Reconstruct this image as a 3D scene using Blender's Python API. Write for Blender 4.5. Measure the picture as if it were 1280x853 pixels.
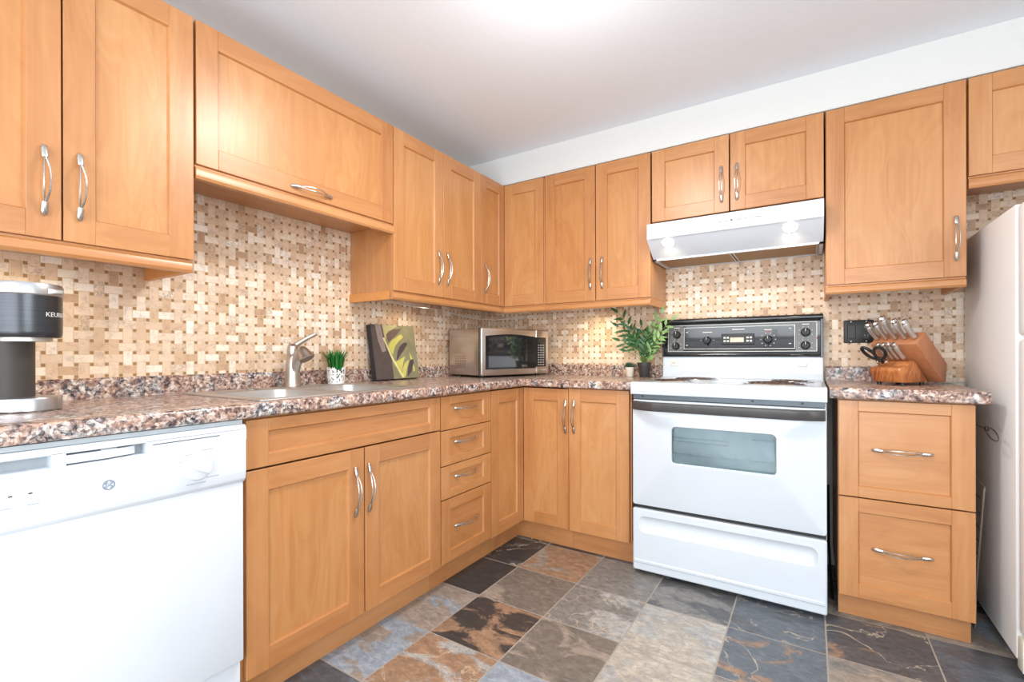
import bpy, bmesh, math, random
from mathutils import Vector, Matrix
PI = math.pi
random.seed(7)
for o in list(bpy.data.objects):
    bpy.data.objects.remove(o)
scene = bpy.context.scene
COL = scene.collection

# ------------------------------------------------------------------ camera
CAM = Vector((1.9882, -2.8592, 1.0651)); YAW = 0.5668; ROLL = -0.0027
FPX = 586.2; SHIFT_PX = 15.5
cd = bpy.data.cameras.new('camera'); cam = bpy.data.objects.new('camera', cd); COL.objects.link(cam)
_f = Vector((-math.sin(YAW), math.cos(YAW), 0)); _r = Vector((math.cos(YAW), math.sin(YAW), 0)); _u = Vector((0, 0, 1))
_r, _u = _r*math.cos(ROLL)+_u*math.sin(ROLL), _u*math.cos(ROLL)-_r*math.sin(ROLL)
cam.matrix_world = Matrix(((_r.x, _u.x, -_f.x, CAM.x), (_r.y, _u.y, -_f.y, CAM.y), (_r.z, _u.z, -_f.z, CAM.z), (0, 0, 0, 1)))
cd.sensor_fit = 'HORIZONTAL'; cd.sensor_width = 36; cd.lens = FPX/1280*36; cd.shift_y = SHIFT_PX/1280
cd.clip_start = 0.02
scene.camera = cam

# ------------------------------------------------------------------ world, lights, exposure
scene.view_settings.view_transform = 'Standard'; scene.view_settings.look = 'None'
scene.view_settings.gamma = 1; scene.view_settings.use_curve_mapping = False
scene.view_settings.exposure = 0.2
W = bpy.data.worlds.new('world'); scene.world = W; W.use_nodes = True
W.node_tree.nodes['Background'].inputs[0].default_value = (0.86, 0.93, 1.0, 1)
W.node_tree.nodes['Background'].inputs[1].default_value = 1.2

def light(name, kind, loc, energy, color=(1, 1, 1), target=None, **kw):
    l = bpy.data.lights.new(name, kind); l.energy = energy; l.color = color
    for k, v in kw.items():
        setattr(l, k, v)
    o = bpy.data.objects.new(name, l); COL.objects.link(o); o.location = loc
    if target is not None:
        o.rotation_euler = (Vector(target)-Vector(loc)).to_track_quat('-Z', 'Y').to_euler()
    return o
light('patio_daylight', 'AREA', (1.60, -4.42, 1.18), 68, (0.89, 0.95, 1.0), (1.60, 0, 2.1), shape='RECTANGLE', size=2.3, size_y=2.0)
light('side_window_daylight', 'AREA', (3.82, -3.05, 1.45), 44, (0.91, 0.96, 1.0), (0, -2.6, 1.6), shape='RECTANGLE', size=1.5, size_y=1.4)
light('ceiling_lamp_light', 'AREA', (1.30, -1.62, 2.27), 16, (1.0, 0.97, 0.93), (1.30, -1.62, 0), shape='DISK', size=0.30)
light('ceiling_lamp_glow', 'POINT', (1.30, -1.50, 1.98), 5.5, (1.0, 0.97, 0.93), shadow_soft_size=0.16)

# ------------------------------------------------------------------ helpers
def srgb(r, g, b, a=1.0):
    def c(v):
        v /= 255.0
        return v/12.92 if v <= 0.04045 else ((v+0.055)/1.055)**2.4
    return (c(r), c(g), c(b), a)

class MB:
    def __init__(s):
        s.v = []; s.f = []; s.m = []; s.sm = []
    def add_bm(s, bm, mat=0, smooth=False):
        n = len(s.v); bm.verts.index_update()
        s.v += [v.co.copy() for v in bm.verts]
        for f in bm.faces:
            s.f.append([n+v.index for v in f.verts]); s.m.append(mat); s.sm.append(smooth)
        bm.free(); return s
    def raw(s, verts, faces, mat=0, smooth=False, M=None):
        n = len(s.v)
        s.v += [(M @ Vector(v)) if M else Vector(v) for v in verts]
        for f in faces:
            s.f.append([n+i for i in f]); s.m.append(mat); s.sm.append(smooth)
        return s
    def box(s, x0, x1, y0, y1, z0, z1, mat=0, bev=0.0, seg=1, M=None):
        bm = bmesh.new()
        bmesh.ops.create_cube(bm, size=1)
        for v in bm.verts:
            v.co = Vector((x0+(v.co.x+.5)*(x1-x0), y0+(v.co.y+.5)*(y1-y0), z0+(v.co.z+.5)*(z1-z0)))
        if bev > 0:
            bmesh.ops.bevel(bm, geom=list(bm.edges), offset=bev, segments=seg, affect='EDGES', profile=0.5)
        if M: bmesh.ops.transform(bm, matrix=M, verts=bm.verts)
        return s.add_bm(bm, mat, bev > 0 and seg > 1)
    def prism(s, poly, axis, t0, t1, mat=0, bev=0.0, seg=1, M=None, smooth=False):
        # poly: 2-D points; axis 'x': (y,z), 'y': (x,z), 'z': (x,y)
        def P(a, b, t):
            return {'x': (t, a, b), 'y': (a, t, b), 'z': (a, b, t)}[axis]
        bm = bmesh.new()
        A = [bm.verts.new(P(a, b, t0)) for a, b in poly]
        B = [bm.verts.new(P(a, b, t1)) for a, b in poly]
        n = len(poly)
        bm.faces.new(A); bm.faces.new(B)
        for i in range(n):
            bm.faces.new((A[i], A[(i+1) % n], B[(i+1) % n], B[i]))
        bmesh.ops.recalc_face_normals(bm, faces=bm.faces)
        if bev > 0:
            bmesh.ops.bevel(bm, geom=list(bm.edges), offset=bev, segments=seg, affect='EDGES', profile=0.5)
        if M: bmesh.ops.transform(bm, matrix=M, verts=bm.verts)
        return s.add_bm(bm, mat, smooth or seg > 1)
    def tube(s, pts, r, seg=8, mat=0, closed=False, M=None, flat=1.0, up=None):
        pts = [Vector(p) for p in pts]; n = len(pts)
        rs = r if isinstance(r, (list, tuple)) else [r]*n
        vs = []; fs = []; prev = Vector(up) if up else None
        for i, p in enumerate(pts):
            if closed: t = pts[(i+1) % n]-pts[i-1]
            else: t = pts[min(i+1, n-1)]-pts[max(i-1, 0)]
            t.normalize()
            if prev is None:
                prev = Vector((0, 0, 1)) if abs(t.z) < .9 else Vector((1, 0, 0))
            a = prev-t*prev.dot(t)
            if a.length < 1e-6: a = t.orthogonal()
            a.normalize(); b = t.cross(a); prev = a
            for k in range(seg):
                an = 2*PI*k/seg
                vs.append(p+a*math.cos(an)*rs[i]+b*math.sin(an)*rs[i]*flat)
        for i in range(n if closed else n-1):
            j = (i+1) % n
            for k in range(seg):
                l = (k+1) % seg
                fs.append((i*seg+k, i*seg+l, j*seg+l, j*seg+k))
        if not closed:
            fs.append(tuple(range(seg))[::-1]); fs.append(tuple((n-1)*seg+k for k in range(seg)))
        return s.raw(vs, fs, mat, True, M)
    def lathe(s, prof, c=(0, 0, 0), seg=24, mat=0, M=None, cap=True, sx=1.0, sy=1.0):
        vs = []; fs = []; n = len(prof)
        for (r, z) in prof:
            for k in range(seg):
                a = 2*PI*k/seg
                vs.append((c[0]+r*math.cos(a)*sx, c[1]+r*math.sin(a)*sy, c[2]+z))
        for i in range(n-1):
            for k in range(seg):
                l = (k+1) % seg
                fs.append((i*seg+k, i*seg+l, (i+1)*seg+l, (i+1)*seg+k))
        if cap:
            fs.append(tuple(range(seg))[::-1]); fs.append(tuple((n-1)*seg+k for k in range(seg)))
        return s.raw(vs, fs, mat, True, M)
    def loft(s, loops, mat=0, cap0=True, cap1=True, M=None, smooth=True):
        n = len(loops[0]); vs = [p for L in loops for p in L]; fs = []
        for i in range(len(loops)-1):
            for k in range(n):
                l = (k+1) % n
                fs.append((i*n+k, i*n+l, (i+1)*n+l, (i+1)*n+k))
        if cap0: fs.append(tuple(range(n))[::-1])
        if cap1: fs.append(tuple((len(loops)-1)*n+k for k in range(n)))
        return s.raw(vs, fs, mat, smooth, M)
    def build(s, name, mats, parent=None, loc=None, sharp=32, fixn=True):
        me = bpy.data.meshes.new(name)
        me.from_pydata([tuple(v) for v in s.v], [], s.f)
        if not isinstance(mats, (list, tuple)): mats = [mats]
        for m in mats: me.materials.append(m)
        for i, p in enumerate(me.polygons):
            p.material_index = s.m[i]; p.use_smooth = s.sm[i]
        if fixn:
            bm = bmesh.new(); bm.from_mesh(me)
            bmesh.ops.recalc_face_normals(bm, faces=bm.faces); bm.to_mesh(me); bm.free()
        me.set_sharp_from_angle(angle=math.radians(sharp))
        o = bpy.data.objects.new(name, me); COL.objects.link(o)
        if parent: o.parent = parent
        if loc: o.location = loc
        return o

def rr(cx, cy, w, h, r, z=0.0, n=5):
    """rounded rectangle loop in xy"""
    out = []
    r = min(r, w/2-1e-4, h/2-1e-4)
    for (sx, sy, a0) in ((1, 1, 0), (-1, 1, 90), (-1, -1, 180), (1, -1, 270)):
        for k in range(n+1):
            a = math.radians(a0+90*k/n)
            out.append((cx+sx*(w/2-r)+r*math.cos(a), cy+sy*(h/2-r)+r*math.sin(a), z))
    return out

def thing(name, label, cat, loc=(0, 0, 0), rz=0.0, group=None):
    o = bpy.data.objects.new(name, None); COL.objects.link(o)
    o.empty_display_size = 0.1
    o.location = loc; o.rotation_euler = (0, 0, rz); o['label'] = label; o['category'] = cat
    if group: o['group'] = group
    return o
def tag(o, label, cat, group=None):
    o['label'] = label; o['category'] = cat
    if group: o['group'] = group
    return o
def struct(o, label=None):
    o['kind'] = 'structure'
    if label: o['label'] = label
    return o
def text_mesh(mb, body, size, M, mat=0, extrude=0.0004, bend=None):
    c = bpy.data.curves.new('lettering', 'FONT'); c.body = body; c.size = size; c.extrude = extrude
    c.align_x = 'CENTER'; c.align_y = 'CENTER'; c.resolution_u = 3
    t = bpy.data.objects.new('lettering', c); COL.objects.link(t)
    dg = bpy.context.evaluated_depsgraph_get(); dg.update()
    me = bpy.data.meshes.new_from_object(t.evaluated_get(dg))
    vs = [v.co.copy() for v in me.vertices]
    if bend: vs = [bend(v) for v in vs]
    mb.raw(vs, [tuple(p.vertices) for p in me.polygons], mat, False, M)
    bpy.data.objects.remove(t); bpy.data.curves.remove(c); bpy.data.meshes.remove(me)

# ------------------------------------------------------------------ materials
def newmat(name):
    m = bpy.data.materials.new(name); m.use_nodes = True
    nt = m.node_tree; b = nt.nodes['Principled BSDF']
    return m, nt, b
def N(nt, kind, **kw):
    n = nt.nodes.new(kind)
    for k, v in kw.items():
        if k == 'inp':
            for a, c in v.items(): n.inputs[a].default_value = c
        else: setattr(n, k, v)
    return n
def math_(nt, op, a, b=None, c=None):
    n = nt.nodes.new('ShaderNodeMath'); n.operation = op
    for i, x in enumerate((a, b, c)):
        if x is None: continue
        if isinstance(x, (int, float)): n.inputs[i].default_value = x
        else: nt.links.new(x, n.inputs[i])
    return n.outputs[0]
def ramp(nt, fac, stops, interp='LINEAR'):
    r = nt.nodes.new('ShaderNodeValToRGB'); r.color_ramp.interpolation = interp
    e = r.color_ramp.elements
    while len(e) < len(stops): e.new(0.5)
    for i, (p, c) in enumerate(stops):
        e[i].position = p; e[i].color = c
    nt.links.new(fac, r.inputs[0]); return r.outputs[0]
def mixc(nt, fac, a, b, mode='MIX'):
    n = nt.nodes.new('ShaderNodeMix'); n.data_type = 'RGBA'; n.blend_type = mode
    for i, x in ((0, fac), (6, a), (7, b)):
        if isinstance(x, (int, float)): n.inputs[i].default_value = x
        elif isinstance(x, tuple): n.inputs[i].default_value = x
        else: nt.links.new(x, n.inputs[i])
    return n.outputs[2]
def bump(nt, b, h, strength=0.2, dist=0.002):
    n = N(nt, 'ShaderNodeBump', inp={'Strength': strength, 'Distance': dist})
    nt.links.new(h, n.inputs['Height']); nt.links.new(n.outputs[0], b.inputs['Normal'])

def plain(name, col, rough=0.4, metal=0.0, noise=0.05, scale=30.0, bumpy=0.0, coat=0.0, spec=0.5, aniso=None):
    m, nt, b = newmat(name)
    tc = N(nt, 'ShaderNodeTexCoord')
    n = N(nt, 'ShaderNodeTexNoise', inp={'Scale': scale, 'Detail': 4.0})
    if aniso:
        mp = N(nt, 'ShaderNodeMapping'); mp.inputs['Scale'].default_value = aniso
        nt.links.new(tc.outputs['Object'], mp.inputs[0]); nt.links.new(mp.outputs[0], n.inputs['Vector'])
    else:
        nt.links.new(tc.outputs['Object'], n.inputs['Vector'])
    lo = tuple(c*(1-noise) for c in col[:3])+(1,); hi = tuple(min(1, c*(1+noise)) for c in col[:3])+(1,)
    nt.links.new(ramp(nt, n.outputs[0], [(0.3, lo), (0.7, hi)]), b.inputs['Base Color'])
    b.inputs['Roughness'].default_value = rough; b.inputs['Metallic'].default_value = metal
    b.inputs['Coat Weight'].default_value = coat; b.inputs['Specular IOR Level'].default_value = spec
    if bumpy: bump(nt, b, n.outputs[0], bumpy, 0.001)
    return m

def wood(name, axis, cols, rough=0.36, figure=0.5, scale=1.0):
    m, nt, b = newmat(name)
    tc = N(nt, 'ShaderNodeTexCoord'); oi = N(nt, 'ShaderNodeObjectInfo')
    off = N(nt, 'ShaderNodeVectorMath', operation='SCALE'); off.inputs[3].default_value = 37.0
    cmb = N(nt, 'ShaderNodeCombineXYZ')
    for i in range(3): nt.links.new(oi.outputs['Random'], cmb.inputs[i])
    nt.links.new(cmb.outputs[0], off.inputs[0])
    add = N(nt, 'ShaderNodeVectorMath', operation='ADD')
    nt.links.new(tc.outputs['Object'], add.inputs[0]); nt.links.new(off.outputs[0], add.inputs[1])
    def mapped(al, ac):
        mp = N(nt, 'ShaderNodeMapping')
        s = [ac*scale]*3; s['xyz'.index(axis)] = al*scale
        mp.inputs['Scale'].default_value = s
        nt.links.new(add.outputs[0], mp.inputs[0]); return mp.outputs[0]
    n1 = N(nt, 'ShaderNodeTexNoise', inp={'Scale': 1.0, 'Detail': 5.0, 'Roughness': 0.6, 'Distortion': 0.4})
    nt.links.new(mapped(2.0, 60.0), n1.inputs['Vector'])
    n2 = N(nt, 'ShaderNodeTexNoise', inp={'Scale': 1.0, 'Detail': 2.0, 'Roughness': 0.5, 'Distortion': 1.2})
    nt.links.new(mapped(1.6, 6.0), n2.inputs['Vector'])
    # cathedral figure: bands of a warped low-frequency field
    fr = math_(nt, 'FRACT', math_(nt, 'MULTIPLY', n2.outputs[0], 9.0))
    tri = math_(nt, 'ABSOLUTE', math_(nt, 'SUBTRACT', fr, 0.5))
    band = math_(nt, 'MULTIPLY', tri, figure)
    t = math_(nt, 'ADD', math_(nt, 'MULTIPLY', n1.outputs[0], 0.40), math_(nt, 'ADD', math_(nt, 'MULTIPLY', n2.outputs[0], 0.50), band))
    t = math_(nt, 'ADD', t, math_(nt, 'MULTIPLY', math_(nt, 'SUBTRACT', oi.outputs['Random'], 0.5), 0.16))
    c = ramp(nt, t, [(0.30, cols[0]), (0.52, cols[1]), (0.75, cols[2])])
    nt.links.new(c, b.inputs['Base Color'])
    b.inputs['Roughness'].default_value = rough; b.inputs['Coat Weight'].default_value = 0.4
    b.inputs['Coat Roughness'].default_value = 0.32
    bump(nt, b, n1.outputs[0], 0.05, 0.001)
    return m
BC = [srgb(172, 112, 63), srgb(187, 129, 78), srgb(199, 145, 96)]
WX = wood('birch_grain_x', 'x', BC, figure=0.14); WZ = wood('birch_grain_z', 'z', BC, figure=0.14)
WP = wood('birch_figured_panel', 'z', [srgb(178, 117, 65), srgb(190, 133, 79), srgb(199, 146, 95)], figure=0.24)
WIN = plain('birch_interior', srgb(200, 138, 80), 0.5)
WDARK = plain('cabinet_gap_shadow', srgb(70, 40, 22), 0.7)
TOE = wood('toe_kick_birch', 'x', [srgb(176, 118, 70), srgb(192, 134, 84), srgb(204, 148, 98)], figure=0.15)
NICKEL = plain('brushed_nickel', (0.58, 0.55, 0.51, 1), 0.27, 1.0, 0.06, 1.0, aniso=(40, 400, 400))
STEEL = plain('stainless_steel', (0.66, 0.62, 0.58, 1), 0.28, 1.0, 0.08, 1.0, aniso=(6, 6, 300))
SINKM = plain('satin_sink_steel', (0.56, 0.54, 0.52, 1), 0.42, 1.0, 0.06, 1.0, aniso=(10, 200, 200))
FAUC = plain('brushed_faucet_nickel', (0.50, 0.45, 0.40, 1), 0.34, 1.0, 0.05, 1.0, aniso=(300, 300, 8))
CHROME = plain('chrome', (0.80, 0.80, 0.80, 1), 0.12, 1.0, 0.02)
ENAMEL = plain('white_enamel', srgb(205, 212, 219), 0.22, 0, 0.01, 8, coat=0.3)
WPLAS = plain('white_plastic', srgb(213, 218, 225), 0.35, 0, 0.01, 8)
FRIDGE = plain('fridge_pebbled_white', srgb(240, 241, 241), 0.42, 0, 0.02, 260, bumpy=0.10)
GREYP = plain('grey_plastic', srgb(165, 172, 176), 0.5)
BLACKG = plain('black_gloss', srgb(26, 27, 29), 0.14, 0, 0.1, coat=0.4)
BLACKP = plain('black_plastic', srgb(30, 29, 28), 0.42, 0, 0.1)
BLACKM = plain('matte_black', srgb(14, 14, 14), 0.75)
CHAR = plain('charcoal_brushed', srgb(72, 74, 78), 0.30, 0.75, 0.12, 1.0, aniso=(3, 3, 260))
COILM = plain('burner_coil', srgb(112, 92, 80), 0.32, 0.6, 0.2, 40)
PAINT = plain('ceiling_paint', srgb(231, 236, 243), 0.9, 0, 0.008, 60)
SOFF = plain('soffit_paint', srgb(214, 215, 213), 0.8, 0, 0.008, 60)
WALLP = plain('wall_paint', srgb(226, 222, 214), 0.85, 0, 0.01, 60)
TRIMW = plain('trim_white', srgb(235, 234, 230), 0.4, 0, 0.01)
SILV = plain('silver_line', srgb(190, 186, 178), 0.35, 0.6)
GLYPH = plain('white_glyph', srgb(215, 212, 205), 0.5)
REDG = plain('red_glyph', srgb(190, 60, 45), 0.5)
LGREY = plain('light_grey_print', srgb(166, 172, 180), 0.5)
BLUEG = plain('logo_grey_blue', srgb(110, 122, 140), 0.4)
SOIL = plain('soil', srgb(50, 38, 30), 0.9, 0, 0.3, 120, bumpy=0.5)
POTB = plain('black_pot', srgb(52, 50, 49), 0.45, 0, 0.05)
POTW = plain('cream_ceramic', srgb(224, 214, 200), 0.4, 0, 0.03)
LATT = plain('white_lattice', srgb(235, 232, 228), 0.45, 0, 0.02)
LEAF = plain('palm_leaf_green', srgb(42, 90, 46), 0.38, 0, 0.35, 18)
LEAF2 = plain('palm_leaf_pale', srgb(134, 170, 104), 0.4, 0, 0.25, 18)
LEAFD = plain('succulent_green', srgb(58, 84, 62), 0.5, 0, 0.3, 40)
GRASSM = plain('artificial_grass_green', srgb(28, 112, 38), 0.4, 0, 0.4, 60)
CORDM = plain('pale_cable', srgb(205, 200, 190), 0.5)
KBW = wood('acacia_block', 'z', [srgb(128, 62, 26), srgb(162, 88, 42), srgb(196, 122, 66)], figure=0.5, rough=0.3, scale=1.6)
KBW2 = wood('acacia_side', 'z', [srgb(168, 104, 66), srgb(186, 122, 82), srgb(200, 138, 96)], figure=0.15, rough=0.4)

def emis(name, col, s):
    m, nt, b = newmat(name)
    b.inputs['Base Color'].default_value = col; b.inputs['Emission Color'].default_value = col
    b.inputs['Emission Strength'].default_value = s
    return m
LAMPM = emis('lamp_lens_glow', (1.0, 0.93, 0.82, 1), 8.0)

def glass_dark(name):
    m, nt, b = newmat(name)
    tc = N(nt, 'ShaderNodeTexCoord'); n = N(nt, 'ShaderNodeTexNoise', inp={'Scale': 3.0})
    nt.links.new(tc.outputs['Object'], n.inputs['Vector'])
    nt.links.new(ramp(nt, n.outputs[0], [(0.3, srgb(30, 30, 32)), (0.7, srgb(46, 44, 44))]), b.inputs['Base Color'])
    b.inputs['Roughness'].default_value = 0.06; b.inputs['Specular IOR Level'].default_value = 0.9
    b.inputs['Coat Weight'].default_value = 1.0; b.inputs['Coat Roughness'].default_value = 0.03
    b.inputs['Coat IOR'].default_value = 1.9
    return m
DGLASS = glass_dark('dark_door_glass')
def oven_glass():
    m, nt, b = newmat('oven_window_glass')
    out = nt.nodes['Material Output']
    tc = N(nt, 'ShaderNodeTexCoord'); n = N(nt, 'ShaderNodeTexNoise', inp={'Scale': 9.0})
    nt.links.new(tc.outputs['Object'], n.inputs['Vector'])
    nt.links.new(ramp(nt, n.outputs[0], [(0.3, srgb(150, 166, 172)), (0.7, srgb(172, 188, 194))]), b.inputs['Base Color'])
    b.inputs['Metallic'].default_value = 1.0; b.inputs['Roughness'].default_value = 0.04
    tr = N(nt, 'ShaderNodeBsdfTransparent'); tr.inputs[0].default_value = (.78, .86, .88, 1)
    mx = N(nt, 'ShaderNodeMixShader'); mx.inputs[0].default_value = 0.48
    nt.links.new(tr.outputs[0], mx.inputs[1]); nt.links.new(b.outputs[0], mx.inputs[2]); nt.links.new(mx.outputs[0], out.inputs[0])
    return m
OGLASS = oven_glass()

def granite():
    m, nt, b = newmat('granite_laminate')
    tc = N(nt, 'ShaderNodeTexCoord')
    n1 = N(nt, 'ShaderNodeTexNoise', inp={'Scale': 44.0, 'Detail': 8.0, 'Roughness': 0.74, 'Distortion': 0.9})
    nt.links.new(tc.outputs['Object'], n1.inputs['Vector'])
    n2 = N(nt, 'ShaderNodeTexNoise', inp={'Scale': 9.0, 'Detail': 6.0, 'Roughness': 0.65, 'Distortion': 1.5})
    nt.links.new(tc.outputs['Object'], n2.inputs['Vector'])
    v = N(nt, 'ShaderNodeTexVoronoi', inp={'Scale': 120.0}); nt.links.new(tc.outputs['Object'], v.inputs['Vector'])
    vb = N(nt, 'ShaderNodeSeparateColor'); nt.links.new(v.outputs['Color'], vb.inputs[0])
    t = math_(nt, 'ADD', math_(nt, 'MULTIPLY', n1.outputs[0], 0.86), math_(nt, 'MULTIPLY', vb.outputs[0], 0.14))
    base = ramp(nt, t, [(0.33, srgb(38, 32, 32)), (0.44, srgb(120, 94, 86)), (0.51, srgb(168, 134, 118)),
                        (0.57, srgb(194, 166, 148)), (0.65, srgb(224, 210, 198))])
    grey = ramp(nt, t, [(0.38, srgb(32, 32, 38)), (0.46, srgb(98, 96, 102)), (0.53, srgb(164, 158, 156)), (0.62, srgb(226, 220, 212))])
    f = ramp(nt, n2.outputs[0], [(0.50, (0, 0, 0, 1)), (0.62, (1, 1, 1, 1))])
    nt.links.new(mixc(nt, f, base, grey), b.inputs['Base Color'])
    b.inputs['Roughness'].default_value = 0.27; b.inputs['Coat Weight'].default_value = 0.2
    return m
GRAN = granite()

def mosaic(name, ua):
    """basket-weave travertine mosaic with small brown dots; ua = horizontal object axis"""
    m, nt, b = newmat(name); P = 0.0384
    tc = N(nt, 'ShaderNodeTexCoord'); sp = N(nt, 'ShaderNodeSeparateXYZ'); nt.links.new(tc.outputs['Object'], sp.inputs[0])
    u = math_(nt, 'DIVIDE', sp.outputs[ua], P); v = math_(nt, 'DIVIDE', math_(nt, 'ADD', sp.outputs[2], 0.004), P)
    i = math_(nt, 'FLOOR', u); j = math_(nt, 'FLOOR', v)
    x = math_(nt, 'SUBTRACT', math_(nt, 'SUBTRACT', u, i), 0.5); y = math_(nt, 'SUBTRACT', math_(nt, 'SUBTRACT', v, j), 0.5)
    par = math_(nt, 'FLOORED_MODULO', math_(nt, 'ADD', i, j), 2.0)   # 0 -> horizontal tile in this cell
    ax = math_(nt, 'ABSOLUTE', x); ay = math_(nt, 'ABSOLUTE', y)
    def lerp(a, c, f): return math_(nt, 'ADD', math_(nt, 'MULTIPLY', a, math_(nt, 'SUBTRACT', 1.0, f)), math_(nt, 'MULTIPLY', c, f))
    across = lerp(ay, ax, par); along = lerp(ax, ay, par)
    outer = math_(nt, 'GREATER_THAN', across, 0.345)
    dot = math_(nt, 'MULTIPLY', outer, math_(nt, 'GREATER_THAN', along, 0.345))
    sx = math_(nt, 'SIGN', x); sy = math_(nt, 'SIGN', y)
    nb = math_(nt, 'SUBTRACT', outer, dot)
    ii = math_(nt, 'ADD', i, math_(nt, 'MULTIPLY', math_(nt, 'MULTIPLY', nb, par), sx))
    jj = math_(nt, 'ADD', j, math_(nt, 'MULTIPLY', math_(nt, 'MULTIPLY', nb, math_(nt, 'SUBTRACT', 1.0, par)), sy))
    d1 = math_(nt, 'ABSOLUTE', math_(nt, 'SUBTRACT', across, 0.345))
    d2 = math_(nt, 'ADD', math_(nt, 'ABSOLUTE', math_(nt, 'SUBTRACT', along, 0.345)), math_(nt, 'SUBTRACT', 1.0, outer))
    d = math_(nt, 'MINIMUM', d1, d2)
    g = N(nt, 'ShaderNodeMapRange', interpolation_type='SMOOTHSTEP', inp={'From Min': 0.012, 'From Max': 0.04})
    nt.links.new(d, g.inputs[0])
    wn = N(nt, 'ShaderNodeTexWhiteNoise', noise_dimensions='3D'); cx = N(nt, 'ShaderNodeCombineXYZ')
    nt.links.new(ii, cx.inputs[0]); nt.links.new(jj, cx.inputs[1]); cx.inputs[2].default_value = 3.7
    nt.links.new(cx.outputs[0], wn.inputs[0])
    tile = ramp(nt, wn.outputs['Value'], [(0.0, srgb(190, 158, 132)), (0.05, srgb(214, 184, 154)), (0.20, srgb(226, 202, 177)),
                                         (0.58, srgb(237, 218, 198)), (0.84, srgb(247, 237, 222)), (1.0, srgb(252, 248, 242))])
    # travertine clouding and pits
    n1 = N(nt, 'ShaderNodeTexNoise', inp={'Scale': 48.0, 'Detail': 7.0, 'Roughness': 0.72, 'Distortion': 0.6}); nt.links.new(tc.outputs['Object'], n1.inputs['Vector'])
    tile = mixc(nt, 0.55, tile, ramp(nt, n1.outputs[0], [(0.34, srgb(164, 132, 114)), (0.50, srgb(232, 214, 196)), (0.7, srgb(240, 226, 204))]), 'MULTIPLY')
    wn2 = N(nt, 'ShaderNodeTexWhiteNoise', noise_dimensions='3D'); cx2 = N(nt, 'ShaderNodeCombineXYZ')
    nt.links.new(ii, cx2.inputs[0]); nt.links.new(jj, cx2.inputs[1]); cx2.inputs[2].default_value = 11.3
    nt.links.new(cx2.outputs[0], wn2.inputs[0])
    pit_t = math_(nt, 'GREATER_THAN', wn2.outputs['Value'], 0.88)
    n3 = N(nt, 'ShaderNodeTexNoise', inp={'Scale': 75.0, 'Detail': 5.0, 'Roughness': 0.75, 'Distortion': 1.2}); nt.links.new(tc.outputs['Object'], n3.inputs['Vector'])
    pit = math_(nt, 'MULTIPLY', pit_t, math_(nt, 'MULTIPLY', math_(nt, 'LESS_THAN', math_(nt, 'ABSOLUTE', math_(nt, 'SUBTRACT', n3.outputs[0], 0.54)), 0.03), 0.6))
    tile = mixc(nt, pit, tile, srgb(126, 100, 84))
    dotc = mixc(nt, n1.outputs[0], srgb(132, 92, 50), srgb(176, 130, 82))
    c = mixc(nt, dot, tile, dotc)
    c = mixc(nt, g.outputs[0], srgb(206, 182, 148), c)
    nt.links.new(c, b.inputs['Base Color']); b.inputs['Roughness'].default_value = 0.42
    h = math_(nt, 'SUBTRACT', g.outputs[0], math_(nt, 'MULTIPLY', pit, 0.4))
    bump(nt, b, h, 0.35, 0.0015)
    return m
MOSY = mosaic('mosaic_left', 1); MOSX = mosaic('mosaic_back', 0)

def slate():
    m, nt, b = newmat('slate_tile')
    tc = N(nt, 'ShaderNodeTexCoord')
    ca = N(nt, 'ShaderNodeAttribute', attribute_name='tint_a'); cb = N(nt, 'ShaderNodeAttribute', attribute_name='tint_b'); cc = N(nt, 'ShaderNodeAttribute', attribute_name='tile_off')
    off = N(nt, 'ShaderNodeVectorMath', operation='MULTIPLY_ADD'); off.inputs[1].default_value = (40, 40, 40)
    nt.links.new(cc.outputs['Color'], off.inputs[0]); nt.links.new(tc.outputs['Object'], off.inputs[2])
    rot = N(nt, 'ShaderNodeMapping'); rot.inputs['Scale'].default_value = (1.0, 1.7, 1.0); rot.inputs['Rotation'].default_value = (0, 0, 0.6)
    nt.links.new(off.outputs[0], rot.inputs[0])
    n1 = N(nt, 'ShaderNodeTexNoise', inp={'Scale': 4.6, 'Detail': 9.0, 'Roughness': 0.62, 'Distortion': 0.7}); nt.links.new(rot.outputs[0], n1.inputs['Vector'])
    lo = math_(nt, 'SUBTRACT', ca.outputs['Alpha'], 0.035)
    f = math_(nt, 'DIVIDE', math_(nt, 'SUBTRACT', n1.outputs[0], lo), 0.07)
    f = math_(nt, 'MINIMUM', math_(nt, 'MAXIMUM', f, 0.0), 1.0)
    c = mixc(nt, f, ca.outputs['Color'], cb.outputs['Color'])
    n2 = N(nt, 'ShaderNodeTexNoise', inp={'Scale': 24.0, 'Detail': 10.0, 'Roughness': 0.78, 'Distortion': 0.6}); nt.links.new(rot.outputs[0], n2.inputs['Vector'])
    c = mixc(nt, 0.85, c, ramp(nt, n2.outputs[0], [(0.30, (0.45, 0.46, 0.48, 1)), (0.5, (0.93, 0.94, 0.96, 1)), (0.68, (1.55, 1.53, 1.50, 1))]), 'MULTIPLY')
    n3 = N(nt, 'ShaderNodeTexNoise', inp={'Scale': 3.4, 'Detail': 5.0, 'Roughness': 0.55, 'Distortion': 0.9}); nt.links.new(off.outputs[0], n3.inputs['Vector'])
    vein = ramp(nt, math_(nt, 'ABSOLUTE', math_(nt, 'SUBTRACT', n3.outputs[0], 0.5)), [(0.0, (1, 1, 1, 1)), (0.008, (0, 0, 0, 1))])
    vm = math_(nt, 'MULTIPLY', vein, cb.outputs['Alpha'])
    c = mixc(nt, vm, c, srgb(186, 172, 152))
    nt.links.new(c, b.inputs['Base Color']); b.inputs['Roughness'].default_value = 0.38
    bump(nt, b, n2.outputs[0], 0.12, 0.003)
    return m
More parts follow.
